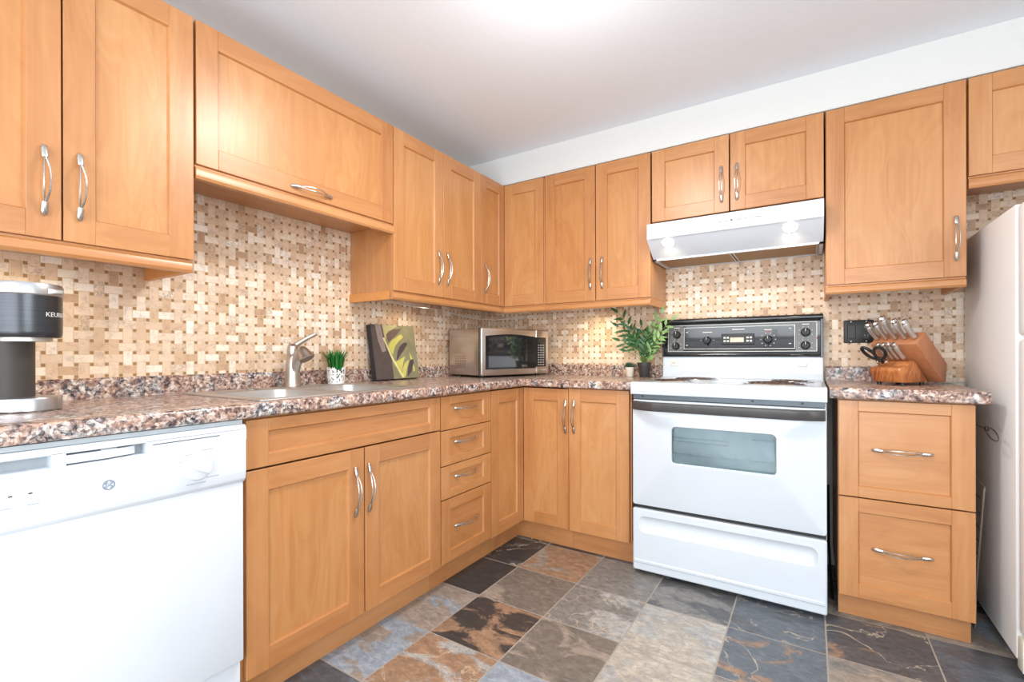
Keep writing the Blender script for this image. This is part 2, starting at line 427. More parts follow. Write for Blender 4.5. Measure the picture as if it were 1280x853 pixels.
SLATE = slate(); GROUT = plain('grout', srgb(164, 154, 142), 0.85, 0, 0.1, 90)

# ------------------------------------------------------------------ room shell
X1, YF, ZC = 3.9, -4.5, 2.342
# floor: individual slate tiles over grout
C_ = {'k': (60, 59, 59), 'd': (86, 86, 88), 'b': (94, 100, 106), 'g': (126, 123, 118), 'n': (114, 107, 99), 'r': (150, 120, 96), 't': (148, 136, 124), 'l': (162, 161, 157), 'c': (174, 165, 152), 'u': (144, 153, 162)}
LAY = {(0, 0): 'dk.5v', (0, 1): 'dk.5', (0, 2): 'kd.5', (1, 0): 'kd.6v', (1, 1): 'rt.56', (1, 2): 'gt.60', (1, 3): 'dg.50', (1, 4): 'bd.55v', (1, 5): 'dr.58v', (1, 6): 'bd.5',
       (2, 0): 'kd.7', (2, 1): 'nt.58', (2, 2): 'gl.53v', (2, 3): 'lc.47', (2, 4): 'br.56v', (2, 5): 'tg.5', (2, 6): 'bt.55',
       (3, 0): 'tu.56', (3, 1): 'rk.50', (3, 2): 'nt.57', (3, 3): 'cl.55v', (3, 4): 'bt.52v', (3, 5): 'gn.5',
       (4, 0): 'ut.54', (4, 1): 'rl.56v', (4, 2): 'uu.6', (5, 0): 'bd.5', (5, 1): 'bd.55'}
rnd = random.Random(11)
mb = MB(); TINT = []
PX, PY = 0.32, 0.322
for ci in range(-3, 11):
    for ri in range(-2, 14):
        x1 = 0.755+ci*PX; x0 = x1-PX; y0 = -0.55-ri*PY; y1 = y0+PY
        x0, x1 = max(x0, -0.1), min(x1, X1+.1); y0, y1 = max(y0, YF-.1), min(y1, 0.1)
        if x1-x0 < .01 or y1-y0 < .01: continue
        g = 0.0027
        mb.raw([(x0+g, y0+g, 0), (x1-g, y0+g, 0), (x1-g, y1-g, 0), (x0+g, y1-g, 0)], [(0, 1, 2, 3)], 0)
        s = LAY.get((ri, ci))
        if not s:
            s = rnd.choice(['dk.5', 'bd.55v', 'gt.55', 'nt.56', 'rk.5', 'tu.55', 'lc.5'])
        v = 0.85 if s.endswith('v') else 0.0
        th = float(s[2:].rstrip('v'))
        TINT.append((srgb(*C_[s[0]])[:3]+(th,), srgb(*C_[s[1]])[:3]+(v,), (rnd.random(), rnd.random(), rnd.random(), 1)))
mb.raw([(-.1, YF-.1, -.0006), (X1+.1, YF-.1, -.0006), (X1+.1, .1, -.0006), (-.1, .1, -.0006)], [(0, 1, 2, 3)], 1)
mb.box(-.1, X1+.1, YF-.1, .1, -.12, -.004, 1)
fl = mb.build('floor', [SLATE, GROUT], fixn=False)
for nm, k in (('tint_a', 0), ('tint_b', 1), ('tile_off', 2)):
    a = fl.data.attributes.new(nm, 'FLOAT_COLOR', 'FACE')
    for i, t in enumerate(TINT): a.data[i].color = t[k]
struct(fl)
struct(MB().box(-.1, X1+.1, YF-.1, .1, ZC, ZC+.1).build('ceiling', PAINT))
struct(MB().box(-.1, 0, YF-.1, .1, 0, ZC).build('wall_left', WALLP))
struct(MB().box(0, X1, 0, .1, 0, ZC).build('wall_back', WALLP))
# right wall with window opening, rear wall with patio door opening
mb = MB()
for b_ in ((-.1+YF, -3.85, 0, ZC), (-2.25, .1, 0, ZC), (-3.85, -2.25, 0, .72), (-3.85, -2.25, 2.18, ZC)):
    mb.box(X1, X1+.1, b_[0], b_[1], b_[2], b_[3])
struct(mb.build('wall_right', WALLP))
mb = MB()
for b_ in ((0, .37, 0, ZC), (2.83, X1, 0, ZC), (.37, 2.83, 2.2, ZC)):
    mb.box(b_[0], b_[1], YF-.1, YF, b_[2], b_[3])
struct(mb.build('wall_front', WALLP))
mb = MB()
for x in (.37, 1.55, 2.77): mb.box(x, x+.06, YF-.08, YF-.02, 0, 2.2, 0, .004)
mb.box(.37, 2.83, YF-.08, YF-.02, 0, .09, 0, .004); mb.box(.37, 2.83, YF-.08, YF-.02, 2.12, 2.2, 0, .004)
struct(mb.build('door_1', TRIMW))
mb = MB()
for y in (-3.85, -3.08, -2.31): mb.box(X1+.02, X1+.08, y, y+.06, .72, 2.18, 0, .004)
mb.box(X1+.02, X1+.08, -3.85, -2.25, .72, .78, 0, .004); mb.box(X1+.02, X1+.08, -3.85, -2.25, 2.12, 2.18, 0, .004)
struct(mb.build('window_1', TRIMW))
# bulkhead over the back cabinets
struct(MB().box(0, X1, -.312, 0, 2.158, ZC, 0, .002).build('trim_1', SOFF), 'white bulkhead above the back wall cabinets')
# mosaic backsplash
struct(MB().box(0, .008, -3.4, 0, .93, 1.70).build('trim_2', MOSY), 'travertine basket weave mosaic on the left wall')
struct(MB().box(.008, X1-.6, -.008, 0, .93, 1.80).build('trim_3', MOSX), 'travertine basket weave mosaic on the back wall')
mb = MB().prism([(-.001, 0), (-.014, 0), (-.014, .085), (-.009, .092), (-.007, .10), (-.001, .10)], 'x', 2.046, 2.088)
struct(mb.build('baseboard_back', TRIMW))

# ------------------------------------------------------------------ cabinets
HAND = {}
def handle_mesh(vert):
    if vert in HAND: return HAND[vert]
    mb = MB()
    for sgn in (-1, 1):
        pts = []
        for k in range(17):
            t = -1+2*k/16
            pts.append((t*.062, -(.012+.020*(1-t*t)), sgn*.0064*(1-abs(t)**3)))
        mb.tube(pts, .0024, 6)
    for sx in (-1, 1):
        L = []
        for (x, y, a, c) in ((.0912, -.0042, .0034, .0024), (.0895, -.0050, .0054, .0036), (.080, -.0084, .0068, .0044), (.068, -.0112, .0070, .0046), (.060, -.0128, .0068, .0044), (.057, -.0134, .0058, .0036)):
            L.append([(sx*x, y+c*math.cos(q*PI/5), a*math.sin(q*PI/5)) for q in range(10)])
        mb.loft(L)
        mb.tube([(sx*.075, 0, 0), (sx*.075, -.009, 0)], .0042, 8)
    if vert:
        R = Matrix.Rotation(PI/2, 4, 'Y')
        mb.v = [R @ v for v in mb.v]
    o = mb.build('handle', NICKEL)
    HAND[vert] = o.data; bpy.data.objects.remove(o); return HAND[vert]

def front(parent, x0, x1, z0, z1, yf, name='door', handle=None, st=.067, rl=.067, drawer=False, label=None):
    """shaker front; yf = local y of the face; handle=(x, z, vertical)"""
    mb = MB(); T = .02; b = .0012
    mb.box(x0, x0+st, yf, yf+T, z0, z1, 0, b); mb.box(x1-st, x1, yf, yf+T, z0, z1, 0, b)
    mb.box(x0+st, x1-st, yf, yf+T, z0, z0+rl, 1, b); mb.box(x0+st, x1-st, yf, yf+T, z1-rl, z1, 1, b)
    a0, a1, c0, c1 = x0+st, x1-st, z0+rl, z1-rl; i = .0032; d = .0085
    V = [(a0, yf+.001, c0), (a1, yf+.001, c0), (a1, yf+.001, c1), (a0, yf+.001, c1), (a0+i, yf+d, c0+i), (a1-i, yf+d, c0+i), (a1-i, yf+d, c1-i), (a0+i, yf+d, c1-i)]
    mb.raw(V, [(0, 1, 5, 4), (2, 3, 7, 6)], 1); mb.raw(V, [(1, 2, 6, 5), (3, 0, 4, 7)], 0)
    mb.box(a0, a1, yf+d, yf+T-.002, c0, c1, 1 if drawer else 2)
    o = mb.build(name, [WZ, WX, WP], parent)
    if label: o['label'] = label
    if handle:
        h = bpy.data.objects.new('handle', handle_mesh(handle[2])); COL.objects.link(h); h.parent = o
        h.location = (handle[0], yf+(.0085 if drawer and len(handle) > 3 else 0), handle[1])
    return o

def carcass(parent, x0, x1, z0, z1, dep, ply=.018, name='carcass'):
    mb = MB(); y0 = -.010
    mb.box(x0, x0+ply, -dep, y0, z0, z1, 0, .0008); mb.box(x1-ply, x1, -dep, y0, z0, z1, 0, .0008)
    mb.box(x0+ply, x1-ply, -dep, y0, z0, z0+ply, 1); mb.box(x0+ply, x1-ply, -dep, y0, z1-ply, z1, 1)
    mb.box(x0+ply, x1-ply, y0-.006, y0, z0+ply, z1-ply, 0)
    return mb.build(name, [WZ, WX], parent)

def light_rail(parent, x0, x1, zb, dep, left=False, right=False, h=.041):
    """moulded strip under a wall cabinet, with returns to the wall at open ends"""
    mb = MB()
    prof = [(-dep+.014, 0), (-dep+.003, 0), (-dep+.003, -.006), (-dep-.007, -.012), (-dep-.010, -.020), (-dep-.010, -h+.008), (-dep-.005, -h), (-dep+.014, -h)]
    mb.prism([(a, zb+b) for a, b in prof], 'x', x0, x1, 0)
    for flag, xa, xb in ((left, x0, x0+.018), (right, x1-.018, x1)):
        if flag: mb.box(xa, xb, -dep+.012, -.010, zb-h, zb, 1)
    return mb.build('light_rail', [WX, plain('rail_return', srgb(205, 138, 76), .4)], parent)

R90 = PI/2
UL, UB = .322, .330          # door faces of wall cabinets: left run, back run
ZB, ZT = 1.367, 2.146
# --- left run: local x = world y - y0
def wall_cab(name, label, y0, y1, side):
    pass
t = thing('wall_cabinet', 'double-door wall cabinet at far left above the coffee maker', 'cabinet', (0, -2.768, ZB), R90, 'birch wall cabinets')
w = 2.768-2.134; h = ZT-ZB
carcass(t, 0, w-.003, 0, h, UL-.021)
front(t, .002, .315, 0, h, -UL, handle=(.315-.034, .148, True)); front(t, .319, w-.004, 0, h, -UL, handle=(.319+.032, .150, True))
light_rail(t, 0, w-.010, -.001, UL-.006, right=True)

ZL = 1.680
t = thing('wall_cabinet', 'short wide lift-up wall cabinet above the sink with one horizontal handle', 'cabinet', (0, -2.132, ZL), R90, 'birch wall cabinets')
w = 2.132-1.284; h = ZT-ZL
carcass(t, 0, w, 0, h, UL-.021)
front(t, .002, w-.002, 0, h, -UL, handle=(2.132-1.714, .028, False))
light_rail(t, 0, w, -.001, UL-.006, h=.046)

t = thing('wall_cabinet', 'tall double-door wall cabinet on the left wall right of the lift-up cabinet', 'cabinet', (0, -1.290, ZB), R90, 'birch wall cabinets')
w = 1.290-.583; h = ZT-ZB
carcass(t, .008, w, 0, h, UL-.021)
front(t, .008, .363, 0, h, -UL, handle=(.322, .155, True)); front(t, .367, w-.002, 0, h, -UL, handle=(.394, .157, True))
light_rail(t, 0.0, w, -.001, UL-.006, left=True)

# corner wall cabinet: one thing spanning both walls
t = thing('corner_wall_cabinet', 'corner wall cabinet with two hinged doors meeting in the inner corner', 'cabinet', (0, 0, ZB), 0, 'birch wall cabinets')
mb = MB()
mb.box(.010, UL-.021, -.580, -.562, 0, h, 0); mb.box(.010, .016, -.562, -.012, 0, h, 0); mb.box(.60, .617, -UB+.021, -.010, 0, h, 0)
mb.box(.016, .60, -.016, -.010, 0, h, 0)
for zz in (0, h-.018):
    mb.box(.016, UL-.021, -.562, -.016, zz, zz+.018, 1); mb.box(UL-.021, .60, -UB+.021, -.016, zz, zz+.018, 1)
mb.build('carcass', [WZ, WX], t)
dl = front(t, .002, .2525, 0, h, UL*0, handle=(.040, .155, True), st=.058)     # left-wall leaf, turned below
dl.rotation_euler = (0, 0, R90); dl.location = (UL, -.583, 0)
front(t, UL+.0006, .607, 0, h, -UB, st=.058)
mb = MB().box(.609, .619, -UB+.003, -UB+.021, 0, h-.006, 0, .0008); mb.build('filler_strip', WZ, t)
mb = MB()
hh = .041
pl = [(a, b) for a, b in ((.014, 0), (.003, 0), (.003, -.006), (-.007, -.012), (-.010, -.020), (-.010, -hh+.008), (-.005, -hh), (.014, -hh))]
d1, d2 = UL-.006, UB-.006
L0 = [(d1-a, -.582, b-.001) for a, b in pl]; L1 = [(d1-a, -d2+a, b-.001) for a, b in pl]; L2 = [(.619, -d2+a, b-.001) for a, b in pl]
mb.loft([L0, L1, L2], 0, smooth=False); mb.build('light_rail', WX, t)

t = thing('wall_cabinet', 'tall double-door wall cabinet on the back wall left of the range hood', 'cabinet', (.620, 0, ZB), 0, 'birch wall cabinets')
w = 1.263-.620
carcass(t, 0, w, 0, h, UB-.021)
front(t, .002, .326, 0, h, -UB, handle=(.298, .156, True)); front(t, .331, w, 0, h, -UB, handle=(.369, .156, True))
light_rail(t, 0, w, -.001, UB-.006, right=True)

ZH = 1.766
t = thing('wall_cabinet', 'short double-door wall cabinet directly above the white range hood', 'cabinet', (1.270, 0, ZH), 0, 'birch wall cabinets')
w = 2.041-1.270; hs = ZT-ZH
carcass(t, 0, w, -.025, hs, UB-.021)
front(t, .002, .380, 0, hs, -UB, handle=(.346, .138, True)); front(t, .386, w-.001, 0, hs, -UB, handle=(.416, .138, True))

t = thing('wall_cabinet', 'single-door wall cabinet between the range hood and the fridge', 'cabinet', (2.047, 0, ZB), 0, 'birch wall cabinets')
w = 2.511-2.047
carcass(t, 0, w, 0, h, UB-.021)
front(t, .002, w-.001, 0, h, -UB, handle=(.432, .152, True))
light_rail(t, 0.0, w-.002, -.001, UB-.006, left=True, right=True)

ZO = 1.760
t = thing('wall_cabinet', 'short wall cabinet above the white fridge, cut off by the picture edge', 'cabinet', (2.516, 0, ZO), 0, 'birch wall cabinets')
w = .80; ho = ZT-ZO
carcass(t, 0, w, 0, ho, UB-.021)
front(t, .001, .398, 0, ho, -UB, handle=(.36, .14, True)); front(t, .402, w-.002, 0, ho, -UB, handle=(.44, .14, True))
light_rail(t, 0, w, -.001, UB-.006, h=.048)

# --- base cabinets
AF, BF = .610, .574       # door faces: left run, back run
ZD0, ZD1 = .116, .872
t = thing('base_cabinet', 'sink base cabinet with a wide false drawer front over two doors', 'cabinet', (0, -2.138, 0), R90, 'birch base cabinets')
w = 2.138-1.281
carcass(t, 0, .018+.0, ZD0, .878, AF-.021, name='side_panel'); bpy.data.objects.remove(bpy.data.objects['side_panel'])
mb = MB()
mb.box(0, .018, -AF+.021, -.01, ZD0, .878, 0); mb.box(w-.019, w-.001, -AF+.021, -.01, ZD0, .878, 0)
mb.box(.018, w-.019, -AF+.021, -.01, ZD0, ZD0+.018, 1); mb.box(.018, w-.019, -AF+.021, -AF+.04, .80, .878, 1)
mb.build('carcass', [WZ, WX], t)
front(t, .010, w-.003, .728, ZD1, -AF, name='false_drawer_front', st=.067, rl=.038, drawer=True)
front(t, .010, .435, ZD0, .722, -AF, handle=(2.138-1.745, .570, True)); front(t, .440, w-.003, ZD0, .722, -AF, handle=(2.138-1.684, .571, True))
MB().box(0, w, -.540, -.522, 0, ZD0-.002, 0).build('toe_kick', TOE, t)

t = thing('base_cabinet', 'narrow base cabinet with a stack of four drawers', 'cabinet', (0, -1.280, 0), R90, 'birch base cabinets')
w = 1.280-.893
carcass(t, 0, w, ZD0, .878, AF-.021)
for (a, b_, hz) in ((.722, ZD1, .812), (.562, .718, .658), (.412, .558, .499), (ZD0+.008, .407, .271)):
    front(t, .003, w-.003, a, b_, -AF, name='drawer', handle=(w/2-.024+.02, hz, False, 1), st=.062, rl=.036 if a > .4 else .050, drawer=True)
MB().box(0, w, -.540, -.522, 0, ZD0-.002, 0).build('toe_kick', TOE, t)

t = thing('corner_base_cabinet', 'corner base cabinet whose two doors meet in the inner corner', 'cabinet', (0, 0, 0), 0, 'birch base cabinets')
mb = MB()
mb.box(.010, AF-.021, -.892, -.874, ZD0, .878, 0); mb.box(.875, .892, -BF+.021, -.010, ZD0, .878, 0)
mb.box(.010, AF-.021, -.874, -.010, ZD0, ZD0+.018, 1); mb.box(AF-.021, .875, -BF+.021, -.010, ZD0, ZD0+.018, 1)
mb.build('carcass', [WZ, WX], t)
d = front(t, 0, .3145, ZD0, ZD1, 0, st=.066); d.rotation_euler = (0, 0, R90); d.location = (AF, -.889, 0)
front(t, AF+.0006, .891, ZD0, ZD1, -BF, handle=(.876, .725, True), st=.066)
mb = MB()
mb.box(.522, .540, -.892, -.500, 0, ZD0-.002, 0); mb.box(.540, .892, -.518, -.500, 0, ZD0-.002, 0)
mb.build('toe_kick', TOE, t)

t = thing('base_cabinet', 'single-door base cabinet between the inner corner and the range', 'cabinet', (.893, 0, 0), 0, 'birch base cabinets')
w = 1.232-.893
carcass(t, 0, w, ZD0, .878, BF-.021)
front(t, .002, w-.007, ZD0, ZD1+.004, -BF-.003, handle=(.034, .728, True), st=.066)
MB().box(0, w, -.518, -.500, 0, ZD0-.002, 0).build('toe_kick', TOE, t)

t = thing('base_cabinet', 'two-drawer base cabinet under the knife block between range and fridge', 'cabinet', (2.080, 0, 0), 0, 'birch base cabinets')
w = .403
carcass(t, 0, w, .10, .880, BF-.021)
for (a, b_, hz) in ((.497, .876, .686), (.100, .492, .300)):
    front(t, .002, w-.001, a, b_, -BF, name='drawer', handle=(.199, hz, False, 1), st=.064, rl=.042 if a > .4 else .055, drawer=True)
MB().box(.002, w-.002, -.512, -.494, 0, .098, 0).build('toe_kick', TOE, t)

# ------------------------------------------------------------------ countertops
def slab(xs, ys, keep, z0, z1, frontedge, bev=.011):
    bm = bmesh.new(); V = {}
    def vv(i, j):
        if (i, j) not in V: V[(i, j)] = bm.verts.new((xs[i], ys[j], z1))
        return V[(i, j)]
    for i in range(len(xs)-1):
        for j in range(len(ys)-1):
            if keep((xs[i]+xs[i+1])/2, (ys[j]+ys[j+1])/2):
                bm.faces.new((vv(i, j), vv(i+1, j), vv(i+1, j+1), vv(i, j+1)))
    r = bmesh.ops.extrude_face_region(bm, geom=list(bm.faces))
    for g in r['geom']:
        if isinstance(g, bmesh.types.BMVert): g.co.z = z0
    bmesh.ops.recalc_face_normals(bm, faces=bm.faces)
    ed = [e for e in bm.edges if frontedge(e.verts[0].co) and frontedge(e.verts[1].co) and abs(e.verts[0].co.z-e.verts[1].co.z) < 1e-6]
    bmesh.ops.bevel(bm, geom=ed, offset=bev, segments=4, affect='EDGES', profile=0.5)
    mb = MB(); mb.add_bm(bm, 0, True); return mb
ZCT = .922
SX0, SX1, SY0, SY1 = .115, .560, -2.045, -1.405
t = thing('countertop', 'L-shaped brown granite-look countertop running through the inner corner', 'countertop', (0, 0, .88), 0, 'granite countertops')
XE, YE, XR = .632, -.602, 1.242
def keep(x, y):
    if SX0 < x < SX1 and SY0 < y < SY1: return False
    return x < XE or y > YE
def fe(c): return (abs(c.x-XE) < 1e-4 and c.y < YE+1e-4) or (abs(c.y-YE) < 1e-4 and c.x > XE-1e-4)
mb = slab([.001, SX0, SX1, XE, XR], [-3.35, SY0, SY1, YE, -.001], keep, .0, ZCT-.88, fe)
mb.build('worktop', GRAN, t)
zl = ZCT-.88
mb = MB().prism([(.001, zl), (.022, zl), (.022, zl+.058), (.015, zl+.066), (.001, zl+.066)], 'y', -3.35, -.001)
mb.prism([(-.001, zl), (-.022, zl), (-.022, zl+.062), (-.015, zl+.070), (-.001, zl+.070)], 'x', .022, XR)
mb.build('upstand', GRAN, t)
t = thing('countertop', 'short granite-look countertop piece between range and fridge', 'countertop', (0, 0, .882), 0, 'granite countertops')
mb = slab([2.052, 2.517], [YE, -.001], lambda x, y: True, 0, .044, lambda c: abs(c.y-YE) < 1e-4)
mb.build('worktop', GRAN, t)
MB().prism([(-.001, .044), (-.022, .044), (-.022, .106), (-.015, .114), (-.001, .114)], 'x', 2.052, 2.497).build('upstand', GRAN, t)
ZCR = .926

# ------------------------------------------------------------------ sink and faucet
t = thing('sink', 'double-bowl stainless steel drop-in sink set in the left countertop', 'sink', (0, 0, ZCT), 0)
rx0, rx1, ry0, ry1 = .088, .588, -2.075, -1.375; zr = .0045
b1 = (.165, .555, -2.035, -1.735); b2 = (.165, .555, -1.705, -1.412)
def keep2(x, y):
    return not any(b[0] < x < b[1] and b[2] < y < b[3] for b in (b1, b2))
mb = slab([rx0, .165, .555, rx1], [ry0, b1[2], b1[3], b2[2], b2[3], ry1], keep2, 0.0006, zr, lambda c: min(abs(c.x-rx0), abs(c.x-rx1), abs(c.y-ry0), abs(c.y-ry1)) < 1e-4 and c.z > .003, .003)
mb.build('rim', SINKM, t)
for b in (b1, b2):
    cx, cy, ww, hh = (b[0]+b[1])/2, (b[2]+b[3])/2, b[1]-b[0], b[3]-b[2]
    L = [rr(cx, cy, ww, hh, .002, zr), rr(cx, cy, ww-.010, hh-.010, .050, zr-.004), rr(cx, cy, ww-.016, hh-.016, .055, -.02),
         rr(cx, cy, ww-.03, hh-.03, .06, -.15), rr(cx, cy, ww-.06, hh-.06, .06, -.168), rr(cx, cy, .09, .09, .044, -.172), rr(cx, cy, .07, .07, .034, -.178)]
    mb = MB().loft(L, 0, cap0=False); mb.build('bowl', SINKM, t, fixn=False)
t = thing('faucet', 'brushed nickel single-lever kitchen faucet behind the sink', 'faucet', (.116, -1.668, ZCT+.0052), 0)
mb = MB().lathe([(.033, 0), (.033, .004), (.0305, .008), (.030, .03), (.0275, .09), (.024, .125), (.0205, .132)], seg=28); mb.build('body', FAUC, t)
mb = MB().lathe([(.0215, .133), (.0225, .136), (.0225, .160), (.020, .172), (.012, .180), (.002, .182)], seg=28); mb.build('lever_hub', FAUC, t)
mb = MB().tube([(0, .000, .166), (.008, .022, .184), (.018, .052, .204), (.024, .082, .220), (.027, .098, .226)], [.014, .0110, .0088, .0090, .0050], 12, flat=.75); mb.build('lever', FAUC, t)
mb = MB().tube([(.006, 0, .045), (.026, .002, .100), (.044, .005, .138), (.054, .007, .150)], [.016, .020, .022, .022], 14)
mb.build('spout', FAUC, t)
D = Vector((.50, .22, -.84)).normalized(); P0 = Vector((.052, .008, .156))
mb = MB().tube([P0-D*.014, P0-D*.006, P0+D*.008, P0+D*.026, P0+D*.044, P0+D*.048], [.010, .019, .0240, .0280, .0340, .031], 20)
mb.build('spray_head', FAUC, t)
mb = MB().lathe([(.020, 0), (.020, .003), (.016, .006), (.001, .0065)], c=(.03, -.19, 0), seg=18)
o = mb.build('sink_hole_cover', FAUC, None, loc=(.116, -1.668+.0, ZCT+.0052)); tag(o, 'small round metal sink hole cover beside the faucet', 'cover')

# ------------------------------------------------------------------ dishwasher
t = thing('dishwasher', 'white built-in dishwasher under the left end of the countertop', 'dishwasher', (0, -2.752, 0), R90)
w = 2.752-2.143; FD = .640
MB().box(.004, w-.004, -.585, -.02, .02, .872, 0).build('tub', GREYP, t)
MB().box(.002, w-.002, -FD+.012, -.586, .196, .706, 0, .004, 2).build('door', WPLAS, t)
# control panel: frame pieces leave real recesses for the latch grips
mb = MB(); yb = -.586; y0 = -FD
zt, zb = .866, .704
rows = [(zb, .826, [(0, w)]), (.852, zt, [(0, w)]), (.826, .852, [(0, .012), (.205, .225), (.372, w)])]
mb.prism([(yb, zb), (y0+.010, zb), (y0+.003, zb+.010), (y0, zb+.03), (y0, .826), (yb, .826)], 'x', 0, w, 0, .0025, 2)
mb.prism([(yb, .852), (y0, .852), (y0, zt-.006), (y0+.006, zt), (yb, zt)], 'x', 0, w, 0, .0015, 1)
for a, b in ((0, .012), (.205, .228), (.372, w)): mb.box(a, b, y0, yb, .8235, .8545, 0)
for a, b in ((.012, .205), (.228, .372)): mb.box(a, b, yb-.020, yb, .8235, .8545, 1)
mb.box(.385, .538, y0-.0004, y0+.001, .8440, .8462, 2)
pan = mb.build('control_panel', [WPLAS, GREYP, plain('vent_slot_dark', srgb(70, 76, 80), .6)], t)
mb = MB().prism([(.228, -y0), (.300, -y0+.002), (.352, -y0-.010), (.352, -y0-.018), (.228, -y0-.020)], 'z', .830, .848)
mb.v = [Vector((v.x, -v.y, v.z)) for v in mb.v]; mb.build('latch', WPLAS, pan)
MB().box(.288, .318, y0+.004, y0+.012, .840, .851, 0, .001).build('latch_catch', CHROME, pan)
Mk = Matrix.Translation((.484, y0, .771)) @ Matrix.Rotation(PI/2, 4, 'X')
mb = MB().lathe([(.034, 0), (.034, .004), (.031, .010), (.029, .011), (.001, .011)], seg=36, M=Mk)
mb.box(-.0085, .0085, -.028, .030, .010, .020, 0, .003, 2, M=Mk @ Matrix.Rotation(math.radians(62), 4, 'Z'))
mb.build('dial', WPLAS, pan)
mb = MB()
mb.tube([(.300+.0105*math.cos(a*PI/12), y0-.0006, .768+.0105*math.sin(a*PI/12)) for a in range(24)], .0010, 6, closed=True)
for k in range(4):
    a0 = PI/4+k*PI/2
    mb.tube([(.300+.0074*math.cos(a0+q*.22), y0-.0006, .768+.0074*math.sin(a0+q*.22)) for q in (-2, -1, 0, 1, 2)], .0009, 5)
text_mesh(mb, 'GE', .0100, Matrix.Translation((.300, y0-.0006, .768)) @ Matrix.Rotation(PI/2, 4, 'X'))
mb.build('logo', BLUEG, pan)
for (x, z, ww) in ((.452, .805, .020), (.492, .812, .030), (.505, .738, .030), (.458, .728, .045), (.440, .790, .012), (.07, .80, .05), (.125, .757, .022), (.165, .757, .022)):
    MB().box(x, x+ww, y0-.0004, y0+.0005, z, z+.0022, 0).build('printed_mark', LGREY, pan)
for x in (.141, .170): MB().box(x, x+.006, y0-.001, y0+.001, .780, .7825, 0).build('indicator_light', BLACKP, pan)
MB().box(.002, w-.002, -FD+.03, -.586, .024, .188, 0, .004, 2).build('lower_panel', WPLAS, t)
MB().box(.002, w-.002, -.622, -.560, .8675, .8785, 0).build('mounting_strip', GREYP, t)

# ------------------------------------------------------------------ range
t = thing('range', 'white freestanding electric coil range with black control console', 'stove', (1.260, 0, 0), 0)
w = .782; YD = -.630
mb = MB().box(0, w, -.60, -.03, .03, .905, 0, .003); mb.box(.006, w-.006, -.604, -.595, .840, .870, 1); mb.box(.002, w-.002, -.606, -.595, .314, .340, 1); mb.box(.004, w-.004, -.602, -.58, .012, .034, 1)  # black strips: shadow painted into the gaps above and below the oven door
for x in (.05, w-.05):
    for y in (-.55, -.09): mb.box(x-.018, x+.018, y-.018, y+.018, 0, .032, 1)
mb.build('body', [ENAMEL, BLACKP], t)
ZK = .929
mb = MB(); 
mb.prism([(-.03, .87), (-.03, ZK), (-.085, ZK), (-.10, ZK-.006), (-.60, ZK-.006), (-.615, ZK-.001), (-.632, ZK-.004), (-.642, ZK-.014), (-.642, .868), (-.60, .862)], 'x', -.006, w+.002, 0, .003, 2)
mb.build('cooktop', ENAMEL, t)
mb = MB().prism([(-.03, ZK-.01), (-.085, ZK-.01), (-.072, ZK+.03), (-.070, 1.05), (-.03, 1.05)], 'x', .001, w-.001, 0, .002, 1)
bk = mb.build('backguard', ENAMEL, t)
mb = MB().box(.045, .085, -.0755, -.070, .990, 1.022, 0, .002)
for dx in (.056, .066): mb.box(dx, dx+.003, -.0765, -.075, 1.004, 1.012, 1)
mb.build('socket', [plain('ivory', srgb(228, 220, 204), .4), BLACKP], bk)
MB().box(.675, .715, -.0765, -.070, .992, 1.012, 0, .003).build('oven_lamp_switch', plain('ivory_switch', srgb(226, 218, 206), .4), bk)
# console
mb = MB(); mb.prism([(-.022, 1.042), (-.078, 1.042), (-.082, 1.048), (-.074, 1.055), (-.066, 1.222), (-.068, 1.230), (-.085, 1.232), (-.094, 1.238), (-.094, 1.250), (-.084, 1.258), (-.022, 1.258)], 'x', 0, w, 0, .002, 1)
for x0, x1 in ((0, .012), (w-.012, w)):
    mb.prism([(-.022, 1.042), (-.086, 1.042), (-.084, 1.235), (-.094, 1.250), (-.03, 1.256)], 'x', x0, x1, 0, .002)
con = mb.build('console', [BLACKG], t)
def cy(z): return -.074+(z-1.055)*(.008/.167)-.0008
mb = MB()
def frame(x0, x1, z0, z1, th=.0022):
    for (a, b, c, d) in ((x0, x1, z0, z0+th), (x0, x1, z1-th, z1), (x0, x0+th, z0, z1), (x1-th, x1, z0, z1)):
        V = [(a, cy(c), c), (b, cy(c), c), (b, cy(d), d), (a, cy(d), d)]
        mb.raw(V, [(0, 1, 2, 3)])
frame(.030, .756, 1.072, 1.222); frame(.118, .662, 1.086, 1.208)
mb.build('console_trim_lines', SILV, con, fixn=False)
BPM = plain('brushed_grey_panel', srgb(92, 90, 88), .35, .5)
for (x0, x1) in ((.032, .116), (.664, .754)):
    mb = MB().raw([(x0, cy(1.074)+.0002, 1.074), (x1, cy(1.074)+.0002, 1.074), (x1, cy(1.22)+.0002, 1.22), (x0, cy(1.22)+.0002, 1.22)], [(0, 1, 2, 3)])
    mb.build('burner_panel', BPM, con, fixn=False)
KN = [(.079, 1.169, 0), (.074, 1.104, 0), (.243, 1.135, 1), (.541, 1.135, 2), (.708, 1.168, 0), (.707, 1.102, 0)]
KNOB = None
for (x, z, kind) in KN:
    if KNOB is None:
        mb = MB(); M0 = Matrix.Rotation(PI/2, 4, 'X')
        mb.lathe([(.0215, 0), (.0215, .004), (.0185, .010), (.017, .018), (.015, .020), (.001, .020)], seg=20, M=M0)
        mb.box(-.005, .005, -.019, .019, .017, .031, 0, .002, 2, M=M0)
        mb.box(-.0012, .0012, .004, .018, .0305, .0315, 1, M=M0)
        o = mb.build('knob', [BLACKP, GLYPH], con); KNOB = o.data
    else:
        o = bpy.data.objects.new('knob', KNOB); COL.objects.link(o); o.parent = con
    o.location = (x, cy(z)-.0005, z)
